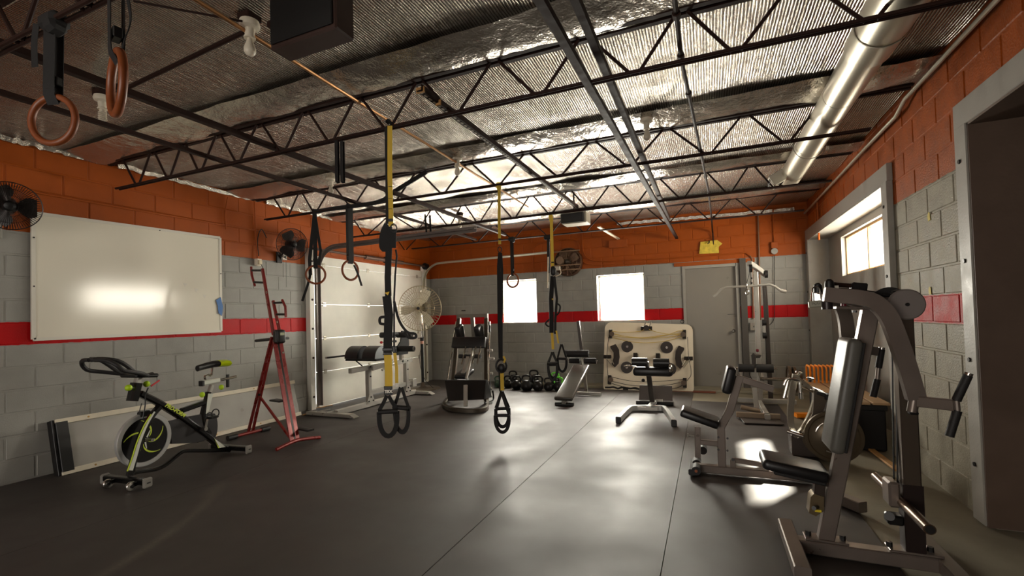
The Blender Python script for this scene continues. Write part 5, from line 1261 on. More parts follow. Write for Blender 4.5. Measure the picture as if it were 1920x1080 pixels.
for lst in ([(1148, 621), (1170, 623), (1200, 621), (1210, 616)], [(1214, 616), (1226, 621), (1250, 626), (1280, 628)], [(1148, 625), (1180, 632), (1212, 634), (1250, 628), (1270, 621), (1281, 620)],
            [(1148, 630), (1180, 633), (1212, 634), (1255, 632), (1281, 626)], [(1148, 633), (1178, 640), (1212, 643), (1250, 639), (1281, 630)], [(1148, 626), (1175, 631), (1205, 633), (1240, 629), (1281, 624)]):
    M().tube(spl([bp(a, b, .05) for a, b in lst], 6), .006, 6).build('yellow_cord', CORD, t)
for lst in ([(1147, 707), (1180, 714), (1212, 716), (1250, 714), (1281, 711)], [(1147, 715), (1180, 722), (1212, 724), (1250, 722), (1281, 716)], [(1147, 719), (1175, 727), (1200, 731)], [(1255, 730), (1270, 727), (1281, 722)],
            [(1141, 632), (1138, 668), (1140, 706)], [(1289, 632), (1291, 668), (1296, 700), (1288, 714)]):
    M().tube(spl([bp(a, b, .05) for a, b in lst], 6), .005, 6).build('dark_cord', CORDK, t)
bbox(1173, 731, .09, .07, .03, 'bottom_clamp', PL)
p = bp(1279, 603, -.02); M().torus(p, nb, .03, .006, 18, 6).build('hang_loop', BLACKS, t)
# cord pile by the foot of the board
cp = [at(1135+i*8, 740+(-1)**i*1.5, y=-.6) for i in range(9)]
for q in cp: q.z = .03+random.uniform(0, .03)
tag(M().tube(spl(cp, 4), .016, 8).build('crumpled_cord', BLACKP, org=cp[0]), 'crumpled black cord along the floor under the leaning white board', 'cord')

# ---- hyperextension bench in front of the board
t = thing('hyperextension_bench', 'silver angled back extension bench before the white leaning board', 'exercise bench', (5.0, -2.4, 0))
f0, f1, f2, f3 = at(1160, 787, z=.04), at(1178, 769, z=.04), at(1248, 769, z=.04), at(1264, 793, z=.04)
mid = [f0, f1, at(1190, 765, z=.04), at(1236, 765, z=.04), f2, f3]
k = M(); k.path(spl(mid, 3), .055, .075, (0, 0, 1), .006); fb_ = k.build('front_base', mat('light_silver', (176, 176, 174), .35, .4), t)
for p in (f0, f3): M().box(p+V((0, -.02, .0)), (.065, .03, .085), None, .008).build('end_cap', BLACKP, fb_)
cx = (f1.x+f2.x)/2; ym = mid[2].y
M().box(V((cx, ym-.035, .045)), (.26, .008, .045)).build('label_plate', SILVER, t)
k = M(); k.path([V((cx+.01, ym, .05)), V((cx+.06, ym+.75, .05))], .07, .05, (0, 0, 1), .006); k.build('base_spine', MATS['light_silver'], t)
pl_, ph = at(1223, 762, y=ym+.32), at(1216, 700, y=ym+.22)
k = M(); k.path([V((pl_.x, ym+.35, .06)), ph], .065, .065, (0, 1, 0), .006); k.build('lower_post', mat('post_dark', (66, 60, 56), .35, .4), t)
pt = at(1213, 685, y=ym+.18); k = M(); k.path([ph, pt+V((0, 0, .05))], .05, .05, (0, 1, 0), .006); k.build('upper_post', MATS['light_silver'], t)
M().ball(at(1206, 713, y=ym+.2), .025, 12).build('height_knob', BLACKP, t)
for (a, b, a2, b2) in ((1185, 672, 1214, 684), (1225, 673, 1255, 685)):
    p, q = at(a, b, y=ym+.1), at(a2, b2, y=ym+.1); c = (p+q)/2; R_ = (p.z-q.z)/2*1.15
    c.z -= .01; M().cyl(V((p.x, c.y, c.z)), V((q.x, c.y, c.z)), R_+.012, 20).build('thigh_pad', VINYL, t)
pa, pb2 = at(1187, 696, y=ym+.12), at(1262, 697, y=ym+.12)
M().pad(((pa.x+pb2.x)/2, ym+.14, pa.z), (pb2.x-pa.x, .17, .125), None, .045).build('lower_pad', VINYL, t)
k = M(); k.tube(spl([at(1170, 687, y=ym-.02), at(1180, 686, y=ym), at(1192, 687, y=ym+.06)], 4), .014, 10); k.build('grip_handle', CHROME, t)
k = M(); k.ball(at(1257, 690, y=ym+.02), .06, 14, (.6, 1, 1)); k.build('grip_handle', CHROME, t)
# rear foot plate (checkered) and its feet
q = [at(1199, 722, y=-1.62), at(1260, 724, y=-1.62), at(1261, 752, y=-1.78), at(1198, 750, y=-1.78)]
M().prism(q, (0, .02, 0)).build('foot_plate', mat('tread_rubber', (74, 68, 66), .5, bump=1, bscale=160), t)
p0, p1 = at(1193, 754, z=.03), at(1263, 757, z=.03)
M().path([p0, p1], .08, .05, (0, 0, 1), .01).build('rear_foot', BLACKP, t)
M().box(at(1236, 752, z=.06), (.1, .05, .05), None, .004).build('bracket', SILVER, t)

# ---- lat pulldown tower
ty = -1.45
T_ = lambda a, b, y=ty: at(a, b, y=y)
t = thing('lat_pulldown_tower', 'silver lat pulldown tower with a long bar beside the back door', 'cable machine', (6.3, -1.6, 0))
mx_ = T_(1424, 700).x
k = M(); k.path([V((mx_, ty, .05)), V((mx_, ty, T_(1420, 510).z))], .06, .085, (0, 1, 0), .006); k.build('mast', SILVER, t)
k = M(); x2 = T_(1443, 600).x; k.path([V((x2, ty+.25, .05)), V((x2-.02, ty+.25, T_(1436, 530).z))], .06, .06, (0, 1, 0), .006); k.build('rear_mast', mat('mast_dark', (64, 58, 54), .35, .4), t)
zA = T_(1410, 498).z
k = M(); k.path([T_(1405, 494, ty-.38), V((mx_, ty, zA-.02)), V((x2, ty+.28, zA-.12))], .055, .07, (0, 0, 1), .006); k.build('top_arm', SILVER, t)
k = M(); k.prism([V((mx_-.04, ty-.05, zA-.28)), V((mx_-.04, ty+.1, zA-.28)), V((mx_-.04, ty+.1, zA-.02)), V((mx_-.04, ty-.05, zA-.02))], (-.006, 0, 0)); pg = k.build('plate_gusset', SILVER, t)
k = M()
for dy in (-.02, .07):
    for dz in (-.08, -.18, -.25): k.cyl(V((mx_-.046, ty+dy, zA+dz)), V((mx_-.055, ty+dy, zA+dz)), .012, 8)
k.build('bolt', BLACKS, pg)
pw = T_(1407, 503, ty-.36); M().cyl(pw-V((.02, 0, 0)), pw+V((.02, 0, 0)), .055, 20).build('top_pulley', BLACKP, t)
pw2 = V((x2, ty+.2, zA-.12)); M().cyl(pw2-V((.02, 0, 0)), pw2+V((.02, 0, 0)), .055, 20).build('rear_pulley', BLACKP, t)
cbp = T_(1401, 556, ty-.38)
k = M(); k.tube([pw+V((0, -.05, 0)), cbp+V((0, 0, .18))], .004, 6); k.tube([T_(1434, 540), T_(1437, 700)], .004, 6); k.build('cable', BLACKP, t)
k = M(); k.torus(cbp+V((0, 0, .15)), (1, 0, 0), .018, .005, 16, 6, 1.8); k.torus(cbp+V((0, 0, .06)), (0, 1, 0), .022, .005, 16, 6, 1.7); k.build('carabiner', CHROME, t)
# bar (its own thing hanging from the cable)
bt = thing('lat_bar', 'long bright pulldown bar with bent ends hanging from the tower', 'bar', cbp)
yb_ = ty-.38; pts = [T_(1337, 556, yb_), T_(1344, 551, yb_), T_(1352, 542, yb_), T_(1362, 538.5, yb_), T_(1400, 537, yb_), T_(1443, 533.5, yb_), T_(1453, 537, yb_), T_(1464, 545, yb_), T_(1474, 547, yb_)]
M().tube(pts, .016, 10).build('bar', mat('bright_bar', (226, 222, 212), .24, .6), bt)
for i, j in ((0, 1), (8, 7)): M().tube([pts[i], pts[j]], .023, 12).build('grip', MATS['bright_bar'], bt)
# double pulley block
p = T_(1431, 617); k = M(); k.prism([p+V(q) for q in ((-.0, -.02, -.12), (.0, .03, -.12), (.0, .03, .12), (.0, -.02, .12))], (.03, 0, 0)); pb_ = k.build('pulley_bracket', SILVER, t)
for dz in (-.09, .09): M().cyl(p+V((-.01, 0, dz)), p+V((.04, 0, dz)), .045, 16).build('pulley_wheel', BLACKP, pb_)
# seat rollers (thigh hold-down)
a, b = T_(1384, 690, ty-.55), T_(1450, 690, ty-.55); b.z = a.z; mm = a.lerp(b, .46)
for u, v in ((a, mm), (a.lerp(b, .52), b)): M().cyl(u, v, .055, 16).build('thigh_roller', FOAM, t)
M().cyl(a-V((.03, 0, 0)), b+V((.05, 0, 0)), .012, 10).build('roller_axle', CHROME, t)
k = M(); k.path([mm, V((mm.x, mm.y+.02, .75)), V((mx_, ty-.05, .7))], .04, .04, (0, 1, 0)); k.build('roller_bracket', mat('mast_dark', (64, 58, 54)), t)
M().box(V((mx_-.02, ty-.06, .78)), (.035, .035, .04), None, .006).build('red_catch', mat('wine_red', (104, 26, 40), .3), t)
# base
bz = .05
k = M(); k.path([V((mx_-.02, ty+.15, bz)), V((mx_-.02, -2.5, bz))], .06, .06, (0, 0, 1), .005); k.build('base_rail', SILVER, t)
k = M(); k.path([V((mx_-.36, -2.42, bz)), V((mx_+.12, -2.42, bz))], .06, .06, (0, 0, 1), .005); k.build('front_foot', mat('foot_taupe', (136, 118, 98), .4, .3), t)
k = M(); k.path([V((mx_-.35, ty+.1, bz)), V((mx_+.45, ty+.1, bz))], .06, .06, (0, 0, 1), .005); k.build('rear_foot', SILVER, t)
k = M(); k.path([V((mx_-.1, -2.1, bz)), V((mx_-.12, -2.1, .34))], .055, .055, (0, 1, 0), .004); k.build('seat_post', SILVER, t)
a, b = T_(1389, 763, -2.15), T_(1425, 771, -2.15); k = M(); k.cyl(a, b, .03, 14); k.build('foot_bar', MATS['foot_taupe'], t)
M().box(V((mx_-.1, -2.55, .016)), (.42, .35, .012), Matrix.Rotation(.1, 3, 'Z'), .003).build('foot_plate', mat('floor_plate', (66, 58, 54), .45), t)
for i, (dx, R_) in enumerate(((.3, .18), (.36, .17), (.42, .13))):
    M().lathe((mx_+dx, ty-.35, .42), (1, 0, 0), [(0, .02), (0, R_*.5), (.01, R_*.55), (.01, R_*.85), (0, R_*.88), (.0, R_), (.03, R_), (.03, R_*.88), (.022, R_*.85), (.022, R_*.5), (.035, R_*.3), (.035, .02)], 28).build('weight_plate', mat('bronze_iron', (84, 66, 48), .35, .6), t)
k = M(); k.cyl((mx_, ty-.35, .42), (mx_+.52, ty-.35, .42), .02, 12); k.path([V((mx_, ty-.35, .42)), V((mx_, ty, .5))], .05, .05, (0, 0, 1)); k.build('plate_horn', CHROME, t)
k = M(); k.tube(spl([V((mx_-.13, -1.9, .62)), V((mx_-.16, -1.95, .5)), V((mx_-.13, -1.95, .42))], 5), .006, 6); k.box(V((mx_-.13, -1.95, .4)), (.03, .03, .07), None, .01); k.build('low_cable', BLACKP, t)
# ------------------------------------------------------------------ right side machines
# ---- seated press machine against the right wall
yc = -5.86
R_ = lambda a, b, o=0: at(a, b, y=yc+o)
t = thing('press_machine', 'large grey seated press machine with black back pad at the right foreground', 'exercise machine', (6.4, yc, 0))
bz = .045
p0, p1 = at(1477, 976, z=.07), at(1499, 1066, z=.07); p0.z = p1.z = bz; x0 = (p0.x+p1.x)/2
M().path([V((x0, p0.y, bz)), V((x0, p1.y, bz))], .075, .07, (0, 0, 1), .006).build('front_base', CHAMP, t)
p2, p3 = at(1708, 984, z=.07), at(1812, 1090, z=.07); x1 = (p2.x+p3.x)/2; 
M().path([V((x1, p2.y+.05, bz)), V((x1, p3.y-.12, bz))], .075, .07, (0, 0, 1), .006).build('rear_base', CHAMP, t)
M().path([V((x0+.03, yc-.02, bz)), V((x1-.03, yc-.02, bz))], .075, .07, (0, 0, 1), .006).build('base_rail', CHAMP, t)
pb_, pt_ = R_(1547, 1003), R_(1633, 572); pb_.z = .08
k = M(); k.path([pb_, pt_], .075, .06, (0, 1, 0), .005); k.build('slanted_post', CHAMP, t)
k = M(); k.box(V((pb_.x, yc, .085)), (.2, .09, .012), None, .003); fl_ = k.build('post_flange', CHAMP, t)
k = M()
for dx in (-.08, .08): k.cyl((pb_.x+dx, yc, .09), (pb_.x+dx, yc, .115), .014, 6)
k.build('flange_bolt', BLACKS, fl_)
cx_ = R_(1702, 1000).x; zt_ = R_(1702, 548).z
k = M(); k.path([V((cx_+.02, yc, .07)), V((cx_+.02, yc, zt_))], .075, .075, (0, 1, 0), .006); k.build('rear_column', mat('column_bronze', (104, 92, 82), .3, .75), t)
k = M(); k.path([V((cx_-.005, yc+.0, .42)), V((cx_-.005, yc, 1.1))], .012, .05, (0, 1, 0)); k.build('guide_strip', CHROME, t)
k = M(); k.box(V((cx_+.02, yc, .085)), (.22, .09, .012), None, .003); f2 = k.build('column_flange', CHAMP, t)
k = M()
for dx in (-.08, .09): k.cyl((cx_+dx, yc, .09), (cx_+dx, yc, .115), .014, 6)
k.build('flange_bolt', BLACKS, f2)
k = M(); k.path([V((cx_+.02, yc, .07)), V((cx_+.02, yc, .43))], .085, .085, (0, 1, 0), .004); k.build('column_sleeve', mat('sleeve_black', (44, 34, 32), .35, .3), t)
# top beam
k = M(); k.path([R_(1560, 556), R_(1640, 570), V((cx_, yc, zt_-.05))], .06, .06, (0, 0, 1), .004); k.build('top_beam', CHAMP, t)
k = M(); k.box((R_(1618, 578)), (.26, .1, .016), frame3(V((1, 0, -.06)), (0, 0, 1)), .003); tp_ = k.build('top_plate', CHAMP, t)
k = M()
for a in (1602, 1643): k.cyl(R_(a, 582), R_(a, 586), .012, 6)
k.build('plate_bolt', BLACKS, tp_)
pw = R_(1697, 571, -.06); w1_ = M().lathe(pw+V((0, -.028, 0)), (0, 1, 0), [(0, .02), (0, .072), (.006, .078), (.014, .07), (.022, .078), (.028, .074), (.028, .02)], 30).build('top_pulley', mat('pulley_grey', (126, 118, 114), .4, .2), t)
M().cyl(pw+V((0, -.035, 0)), pw+V((0, .05, 0)), .009, 10).build('pulley_axle', BLACKS, w1_)
pw = R_(1668, 568, .05); M().lathe(pw, (0, 1, 0), [(0, .02), (0, .085), (.02, .085), (.03, .075), (.03, .02)], 30).build('inner_pulley', BLACKP, t)
M().lathe((cx_+.02, yc, zt_), (0, 0, 1), [(0, .042), (.01, .04), (.016, .02)], 20).build('column_cap', BLACKP, t)
k = M(); k.tube([R_(1613, 543), R_(1693, 556, -.05)], .0035, 6); k.tube([R_(1622, 552), R_(1668, 556, .05)], .003, 6); k.build('cable', BLACKP, t)
k = M(); k.tube([R_(1672, 592, .05), R_(1676, 905, .05)], .004, 6); k.tube([R_(1680, 592, .02), R_(1683, 905, .02)], .004, 6); k.build('vertical_cable', BLACKP, t)
k = M(); k.box(R_(1684, 598, .03), (.03, .03, .05), None, .006); k.build('cable_stop', BLACKS, t)
# rocker assembly on top
k = M(); k.box(R_(1609, 541), (.07, .06, .06), frame3((1, 0, -.15), (0, 0, 1)), .006); k.box(R_(1590, 547), (.12, .05, .035), frame3((1, 0, -.1), (0, 0, 1)), .004); k.build('rocker_block', BLACKS, t)
k = M(); k.tube([R_(1561, 533), R_(1608, 537)], .012, 8); k.build('rocker_rod', STEELB, t)
for (a, b, o) in ((1555, 535, -.12), (1533.5, 541, .14)):
    p = R_(a, b, o); M().lathe(p-V((0, 0, .035)), (0, 0, 1), [(0, .022), (.04, .022), (.058, .019), (.068, .008)], 18).build('pivot_cap', BLACKP, t)
for (a, b, o) in ((1551, 571, -.12), (1533.5, 556, .14)):
    p = R_(a, b, o); M().cyl(p-V((0, 0, .025)), p+V((0, 0, .025)), .026, 18).build('pivot_bush', mat('bush_dark', (48, 40, 40), .35, .3), t)
M().path([R_(1536, 556, .13), R_(1552, 560, -.12)], .05, .05, (0, 0, 1), .004).build('pivot_yoke', CHAMP, t)
M().box(R_(1566, 540, -.11), (.03, .004, .025)).build('white_sticker', WHITEP, t)
M().cyl(R_(1582, 574, -.05), R_(1582, 566, -.05), .013, 12).build('red_bush', mat('wine_red', (104, 26, 40), .3), t)
# padlock hanging at the pivot (own thing)
pk = R_(1529.5, 570, -.1); pl = thing('padlock', 'flat grey padlock hanging at the pivot of the press machine', 'padlock', pk)
M().box(pk, (.066, .02, .036), frame3((1, 0, .07), (0, 0, 1)), .004).build('body', mat('lock_grey', (158, 156, 140), .4, .4), pl)
k = M(); k.tube([pk+V((-.022, 0, .015)), pk+V((-.014, 0, .075))]+arc(pk+V((.004, 0, .075)), (-1, 0, 0), (0, 0, 1), .018, 0, PI, 6)+[pk+V((.026, 0, .015))], .0035, 6); k.build('shackle', CHROME, pl)
k = M(); rnd = random.Random(3)
for i in range(7): k.box(pk+V((-.018+i*.006, -.0105, .003+rnd.uniform(-.003, .003))), (.0016, .001, rnd.uniform(.008, .014)), Matrix.Rotation(rnd.uniform(-.5, .5), 3, 'Y'))
ob = k.build('engraving', BLACKP, pl); ob['kind'] = 'stuff'
# press arms
def arm(lst, o, nm):
    k = M(); k.path(spl([R_(a, b, o) for a, b in lst], 5), .05, .075, (0, 1, 0), .004); return k.build(nm, CHAMP, t)
yn, yf = -.17, .3
k = M(); k.sweep(spl([R_(a, b, yn) for a, b in [(1545, 552), (1575, 555), (1610, 558), (1640, 567), (1664, 592), (1681, 632), (1698, 682), (1717, 748)]], 5), [(-.037, -.026), (.037, -.026), (.037, .026), (-.037, .026)], (0, 1, 0)); k.build('near_press_arm', CHAMP, t)
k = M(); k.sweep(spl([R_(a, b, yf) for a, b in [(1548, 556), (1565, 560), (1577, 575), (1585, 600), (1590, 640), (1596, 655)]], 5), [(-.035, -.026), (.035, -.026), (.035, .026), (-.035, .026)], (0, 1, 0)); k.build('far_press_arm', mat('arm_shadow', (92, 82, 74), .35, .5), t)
def grips(j, e, u0, u1, l0, l1, o, o2, r=.0175):
    A_, B2 = R_(*j, o), R_(*e, o2); M().path([A_, B2], .032, .05, (0, 0, 1), .003).build('handle_bar', CHAMP, t)
    a, b = R_(*u0, o2), R_(*u1, o2); M().cyl(a, b, r, 16).build('upper_grip', FOAM, t)
    M().cyl(a, a+(a-b).normalized()*.012, r*.9, 14).build('grip_cap', CHROME, t)
    c, d = R_(*l0, o2), R_(*l1, o2); M().cyl(c, d, r, 16).build('lower_grip', FOAM, t)
    M().tube([b, c], .012, 10).build('grip_core', CHAMP, t)
grips((1716, 752), (1790, 760), (1815, 704), (1793, 751), (1795, 770), (1780, 818), yn, yn-.1)
grips((1596, 652), (1645, 659), (1653, 655), (1647, 690), (1645, 711), (1637, 744), yf, yf+.02)
M().cyl(R_(1716, 736, yn), R_(1710, 772, yn), .022, 14).build('arm_clevis', CHAMP, t); M().box(R_(1712, 774, yn), (.035, .04, .014), None, .004).build('clevis_cap', BLACKS, t)
# pads
a_, b_ = R_(1562, 842), R_(1597, 634); up_ = (b_-a_).normalized(); fw_ = V((0, 1, 0)).cross(up_)
if fw_.x > 0: fw_ = -fw_
Rb = frame3(V((0, 1, 0)), up_); L_ = (b_-a_).length
M().pad((a_+b_)/2+fw_*.005, (.24, .07, L_), Rb, .026).build('back_pad', VINYLG, t, 'black sided grey sheen back pad')
M().box((a_+b_)/2-fw_*.032, (.22, .014, L_-.03), Rb, .003).build('pad_board', BLACKP, t)
s0, s1 = R_(1428, 858, .0), R_(1545, 884, .0); sd_ = (s1-s0).normalized(); sd_.y = 0
sm = (s0+s1)/2; M().pad(sm+V((0, 0, -.005)), ((s1-s0).length+.01, .25, .06), frame3(sd_, (0, 0, 1)), .024).build('seat_pad', VINYL, t)
M().box(sm+V((.02, 0, -.045)), ((s1-s0).length*.8, .2, .02), frame3(sd_, (0, 0, 1)), .004).build('seat_board', BLACKP, t)
sp = R_(1537, 900); k = M(); k.path([sp+V((0, 0, .02)), R_(1534, 945)], .05, .06, (0, 1, 0), .004); k.path([sp, V((R_(1560, 900).x, yc, sp.z))], .05, .05, (0, 0, 1)); k.build('seat_post', mat('bracket_dark', (70, 60, 54), .35, .5), t)
k = M(); k.prism([R_(a, b, -.04) for a, b in ((1520, 932), (1526, 926), (1545, 932), (1545, 958), (1530, 968), (1517, 962))], (0, .08, 0)); k.build('height_bracket', mat('bracket_tan', (120, 104, 78), .35, .6), t)
M().cyl(R_(1532, 951, -.04), R_(1526, 953, -.1), .011, 12).build('adjust_pin', BLACKS, t); M().box(R_(1534, 958, -.045), (.03, .004, .012)).build('yellow_sticker', mat('sticker_yellow', (226, 200, 40), .5), t)
# carriage with plate rod
xr = cx_-.03; a, b = at(1642, 893, x=xr), at(1744, 1000, x=xr); b.z = a.z
k = M(); k.cyl(a, b, .024, 18); rd = k.build('plate_rod', mat('rod_bronze', (104, 84, 66), .3, .8), t)
M().cyl(b, b-V((0, .004, 0)), .019, 18).build('rod_bore', BLACKP, rd)
k = M(); k.box(R_(1671, 922, 0), (.05, .11, .13), None, .01); k.build('carriage', CHAMP, t)
k = M(); k.box(R_(1676, 972, 0), (.07, .07, .05), None, .008); k.cyl(R_(1668, 968, -.04), R_(1668, 968, .04), .022, 14); k.build('lower_stop', BLACKS, t)
# far foot of the machine crossing beyond the rail
p, q = at(1568, 930, z=.05), at(1618, 950, z=.05); p.z = q.z = bz
M().path([p, q], .07, .07, (0, 0, 1), .005).build('side_foot', CHAMP, t)

# ---- leg curl bench
yl = -4.68
C_ = lambda a, b, o=0: at(a, b, y=yl+o)
t = thing('leg_curl_bench', 'grey leg curl bench with two black pads beside the floor seam', 'exercise bench', (5.8, yl, 0))
ra = C_(1298, 882); M().path([V((ra.x+.02, yl, .045)), V((6.42, yl, .045))], .065, .06, (0, 0, 1), .005).build('base_rail', CHAMP, t)
M().path([V((ra.x, yl-.12, .035)), V((ra.x, yl+.18, .035))], .05, .05, (0, 0, 1), .008).build('front_foot', BLACKP, t)
pA = C_(1309, 868); M().path([V((pA.x, yl, .13)), C_(1308, 800)], .045, .05, (0, 1, 0), .004).build('leg_post', CHAMP, t)
k = M(); q0, q1 = C_(1354, 878), C_(1360, 800); q0.z = .06; k.path([q0, V((q0.x+.003, yl, q1.z)), C_(1368, 770), C_(1387, 706)], .06, .05, (0, 1, 0), .005); k.build('main_post', CHAMP, t)
M().path([C_(1312, 828), C_(1352, 832)], .045, .04, (0, 0, 1), .004).build('cross_link', CHAMP, t)
k = M()
for a, b in ((1347, 820), (1347, 843), (1364, 822), (1364, 845)): k.cyl(C_(a, b, -.035), C_(a, b, .03), .009, 8)
k.build('bolt', BLACKS, t)
M().path([C_(1381, 708), C_(1450, 730)], .045, .05, (0, 0, 1), .004).build('upper_arm', CHAMP, t)
s0, s1 = C_(1277, 769), C_(1348, 794); sd_ = (s1-s0).normalized(); M().pad((s0+s1)/2, ((s1-s0).length, .24, .065), frame3(sd_, (0, 0, 1)), .022).build('seat_pad', VINYL, t)
s0, s1 = C_(1362, 734), C_(1373, 688); u_ = (s1-s0).normalized(); M().pad((s0+s1)/2-V((.005, 0, 0)), (.22, .07, (s1-s0).length+.01), frame3(V((0, 1, 0)), u_), .022).build('chest_pad', VINYL, t)
k = M()
for o in (-.13, .06): k.cyl(C_(1306, 874, 0)+V((0, o, 0)), C_(1306, 874, 0)+V((0, o+.11, 0)), .035, 18)
rl = k.build('ankle_roller', FOAM, t); M().cyl(C_(1306, 874)+V((0, -.135, 0)), C_(1306, 874)+V((0, .18, 0)), .012, 10).build('roller_axle', mat('copper', (176, 110, 80), .3, .9), rl)
k = M(); k.tube([C_(1291, 816), C_(1302, 818)], .007, 8); k.box(C_(1290, 816), (.012, .03, .03), None, .004); k.build('pop_pin', SILVER, t)
k = M(); k.path([C_(1374, 877), C_(1374, 862)], .04, .05, (0, 1, 0), .003); k.path([C_(1374, 862), C_(1445, 874)], .035, .035, (0, 0, 1), .003); k.build('rear_link', CHAMP, t)
M().cyl(C_(1374, 862, -.035), C_(1374, 862, .035), .012, 8).build('link_bolt', BLACKS, t)
p = at(1318, 845, y=yl+.2); M().cyl(p, p+V((0, .12, 0)), .034, 16).build('ankle_roller', FOAM, t)

# ---- chrome seated machine with weight plates
ym_ = -3.95
K_ = lambda a, b, o=0: at(a, b, y=ym_+o)
t = thing('chrome_frame_machine', 'small bright chrome framed machine with handles beside the timber topped chest', 'exercise machine', (6.5, ym_, 0))
CH2 = mat('satin_chrome', (200, 192, 178), .22, .95)
k = M(); k.sweep(spl([K_(a, b) for a, b in [(1492, 702), (1485, 735), (1482, 775), (1484, 800), (1493, 815), (1506, 806), (1522, 775), (1530, 750), (1536, 732)]], 5), [(-.024, -.03), (.024, -.03), (.024, .03), (-.024, .03)], (0, 1, 0)); k.build('frame_loop', CH2, t)
k = M(); k.tube([K_(1476, 808, -.08), K_(1506, 818, -.1)], .02, 12); k.build('foot_peg', CHROME, t)
for lst, o in (([(1470, 722), (1474, 713), (1480, 710), (1498, 714), (1500, 722), (1502, 745)], -.1), ([(1480, 711), (1476, 722), (1470, 746)], .02), ([(1487, 711), (1483, 724), (1478, 745)], .06)):
    M().tube(spl([K_(a, b, o) for a, b in lst], 5), .013, 10).build('handle', CHROME, t)
M().cyl(K_(1501, 735, -.1), K_(1502, 748, -.1), .02, 12).build('grip_end', CHROME, t)
k = M(); k.path([K_(1490, 704), K_(1520, 728)], .03, .03); k.tube([K_(1500, 722, -.05), K_(1525, 735, .05)], .012, 10); k.build('top_link', CH2, t)
for a, b in ((1497, 701), (1518, 712)): M().lathe(K_(a, b)-V((0, 0, .02)), (.2, 0, 1), [(0, .012), (.02, .014), (.03, .03), (.04, .028), (.045, .01)], 16).build('knob', CHROME if a < 1500 else BLACKS, t)
k = M(); k.prism([K_(a, b, -.04) for a, b in ((1527, 728), (1545, 735), (1553, 745), (1547, 762), (1535, 790), (1520, 812), (1496, 822), (1507, 808), (1524, 775))], (0, .09, 0)); k.build('side_shroud', mat('shroud_grey', (82, 72, 62), .4, .4), t)
k = M(); k.box(K_(1538, 737, -.02), (.07, .08, .035), frame3((1, 0, -.35), (0, 0, 1)), .006); k.box(K_(1550, 743, 0), (.05, .1, .05), None, .006); k.build('black_block', BLACKP, t)
b0_, b1_ = K_(1484, 812), K_(1550, 812); lo = .0
k = M(); k.box(((b0_.x+b1_.x)/2+.0, ym_+.12, .095), (b1_.x-b0_.x, .22, .19), None, .006); k.build('base_box', mat('base_brown', (58, 48, 42), .45), t)
for i, (a, b, o, R0) in enumerate(((1553, 826, .0, .212), (1563, 834, -.1, .222))):
    c = K_(a, b, o); c.z = max(c.z, R0+.004)
    wp = M().lathe(c, (0, -1, 0), [(0, .025), (0, R0*.42), (.008, R0*.46), (.008, R0*.84), (0, R0*.87), (0, R0), (.028, R0), (.028, R0*.88), (.018, R0*.84), (.018, R0*.46), (.03, R0*.36), (.03, .025)], 36).build('weight_plate', mat('plate_bronze', (96, 84, 68), .35, .65), t)
    if i:
        k = M()
        for q in range(3):
            a0 = 2*PI*q/3+.4; k.tube([c+V((R0*.62*math.cos(a0+s_), -.024, R0*.62*math.sin(a0+s_))) for s_ in (-.35, -.17, 0, .17, .35)], .009, 8)
        k.build('plate_grip', CHROME, wp)
        M().cyl(c+V((0, -.0, 0)), c+V((0, -.07, 0)), .026, 16).build('plate_hub', BLACKP, t)
k = M(); k.path([K_(1500, 815, .1), V((6.78, ym_+.02, .16))], .05, .05); k.build('plate_arm', BLACKS, t)

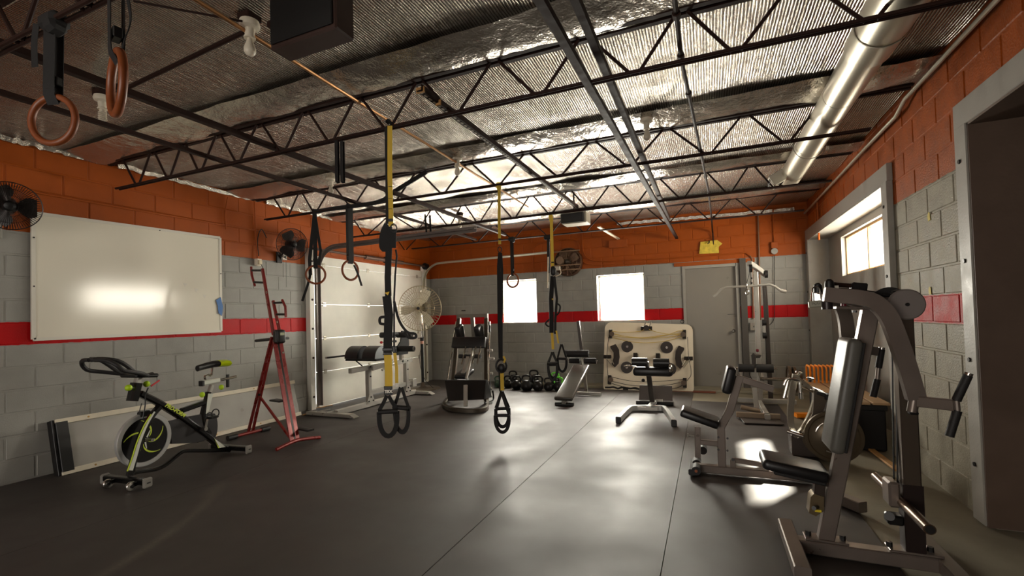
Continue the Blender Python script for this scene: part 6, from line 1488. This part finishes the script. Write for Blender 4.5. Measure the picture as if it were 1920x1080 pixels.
# ---- timber topped black chest in the alcove
t = thing('storage_chest', 'black chest with pale timber slats on top inside the framed opening', 'chest', (6.98, -2.7, 0))
zc = .44; x0_, x1_, y0_, y1_ = 6.86, 7.22, -3.55, -2.08
M().box(((x0_+x1_)/2, (y0_+y1_)/2, zc/2-.01), (x1_-x0_, y1_-y0_, zc-.02), None, .01).build('chest_body', mat('chest_black', (20, 17, 17), .5), t)
M().box(((x0_+x1_)/2, (y0_+y1_)/2, zc-.04), (x1_-x0_+.03, y1_-y0_+.03, .05), None, .008).build('chest_lid', BLACKP, t)
for i in range(3): M().box((x0_-.05+.07+i*.155, (y0_+y1_)/2, zc+.0), (.135, y1_-y0_+.02, .022), None, .003).build('slat', mat('timber_pale', (178, 146, 108), .5, var=.2, vscale=10), t)
tt = zc+.011
# orange hurdles standing on the chest
for i in range(8):
    c = V((6.80+.0, -2.35, tt)); x = 6.70+i*.048 if False else 6.83+i*.042; y = -2.25+i*.0
    hx_ = x; w_ = .11; h__ = .2
    ps = [V((hx_, y-w_, tt+.012)), V((hx_, y-w_, tt+h__-.05))]+arc((hx_, y-w_+.05, tt+h__-.05), (0, -1, 0), (0, 0, 1), .05, 0, PI/2, 5)[1:]+arc((hx_, y+w_-.05, tt+h__-.05), (0, 0, 1), (0, 1, 0), .05, 0, PI/2, 5)+[V((hx_, y+w_, tt+.012))]
    tag(M().path(ps, .024, .018, (1, 0, 0), .006).build('agility_hurdle', ORG, org=(hx_, y, tt)), 'orange plastic hurdle in the row on the timber topped chest, %s from the window side' % ['last', 'seventh', 'sixth', 'fifth', 'fourth', 'third', 'second', 'first'][i] if i else 'leftmost orange hurdle standing on the timber topped chest', 'hurdle', 'orange hurdles on the chest')
p = at(1507, 779, z=.03); k = M(); k.path([p+V((-.09, 0, 0)), p+V((.02, .02, .0)), p+V((.1, .0, .012))], .12, .05, (0, 0, 1), .012)
tag(k.build('orange_block', ORG, org=p), 'orange plastic piece lying on the floor behind the chrome machine', 'plastic block')
# timber offcut at the alcove foot
a, b = at(1641, 850, z=.01), at(1668, 868, z=.01); tag(M().path([a+V((0, .3, .0)), b+V((0, -.2, 0))], .05, .02, (0, 0, 1), .003).build('timber_strip', PLY, org=a), 'thin timber strip on the floor at the foot of the framed opening', 'timber')
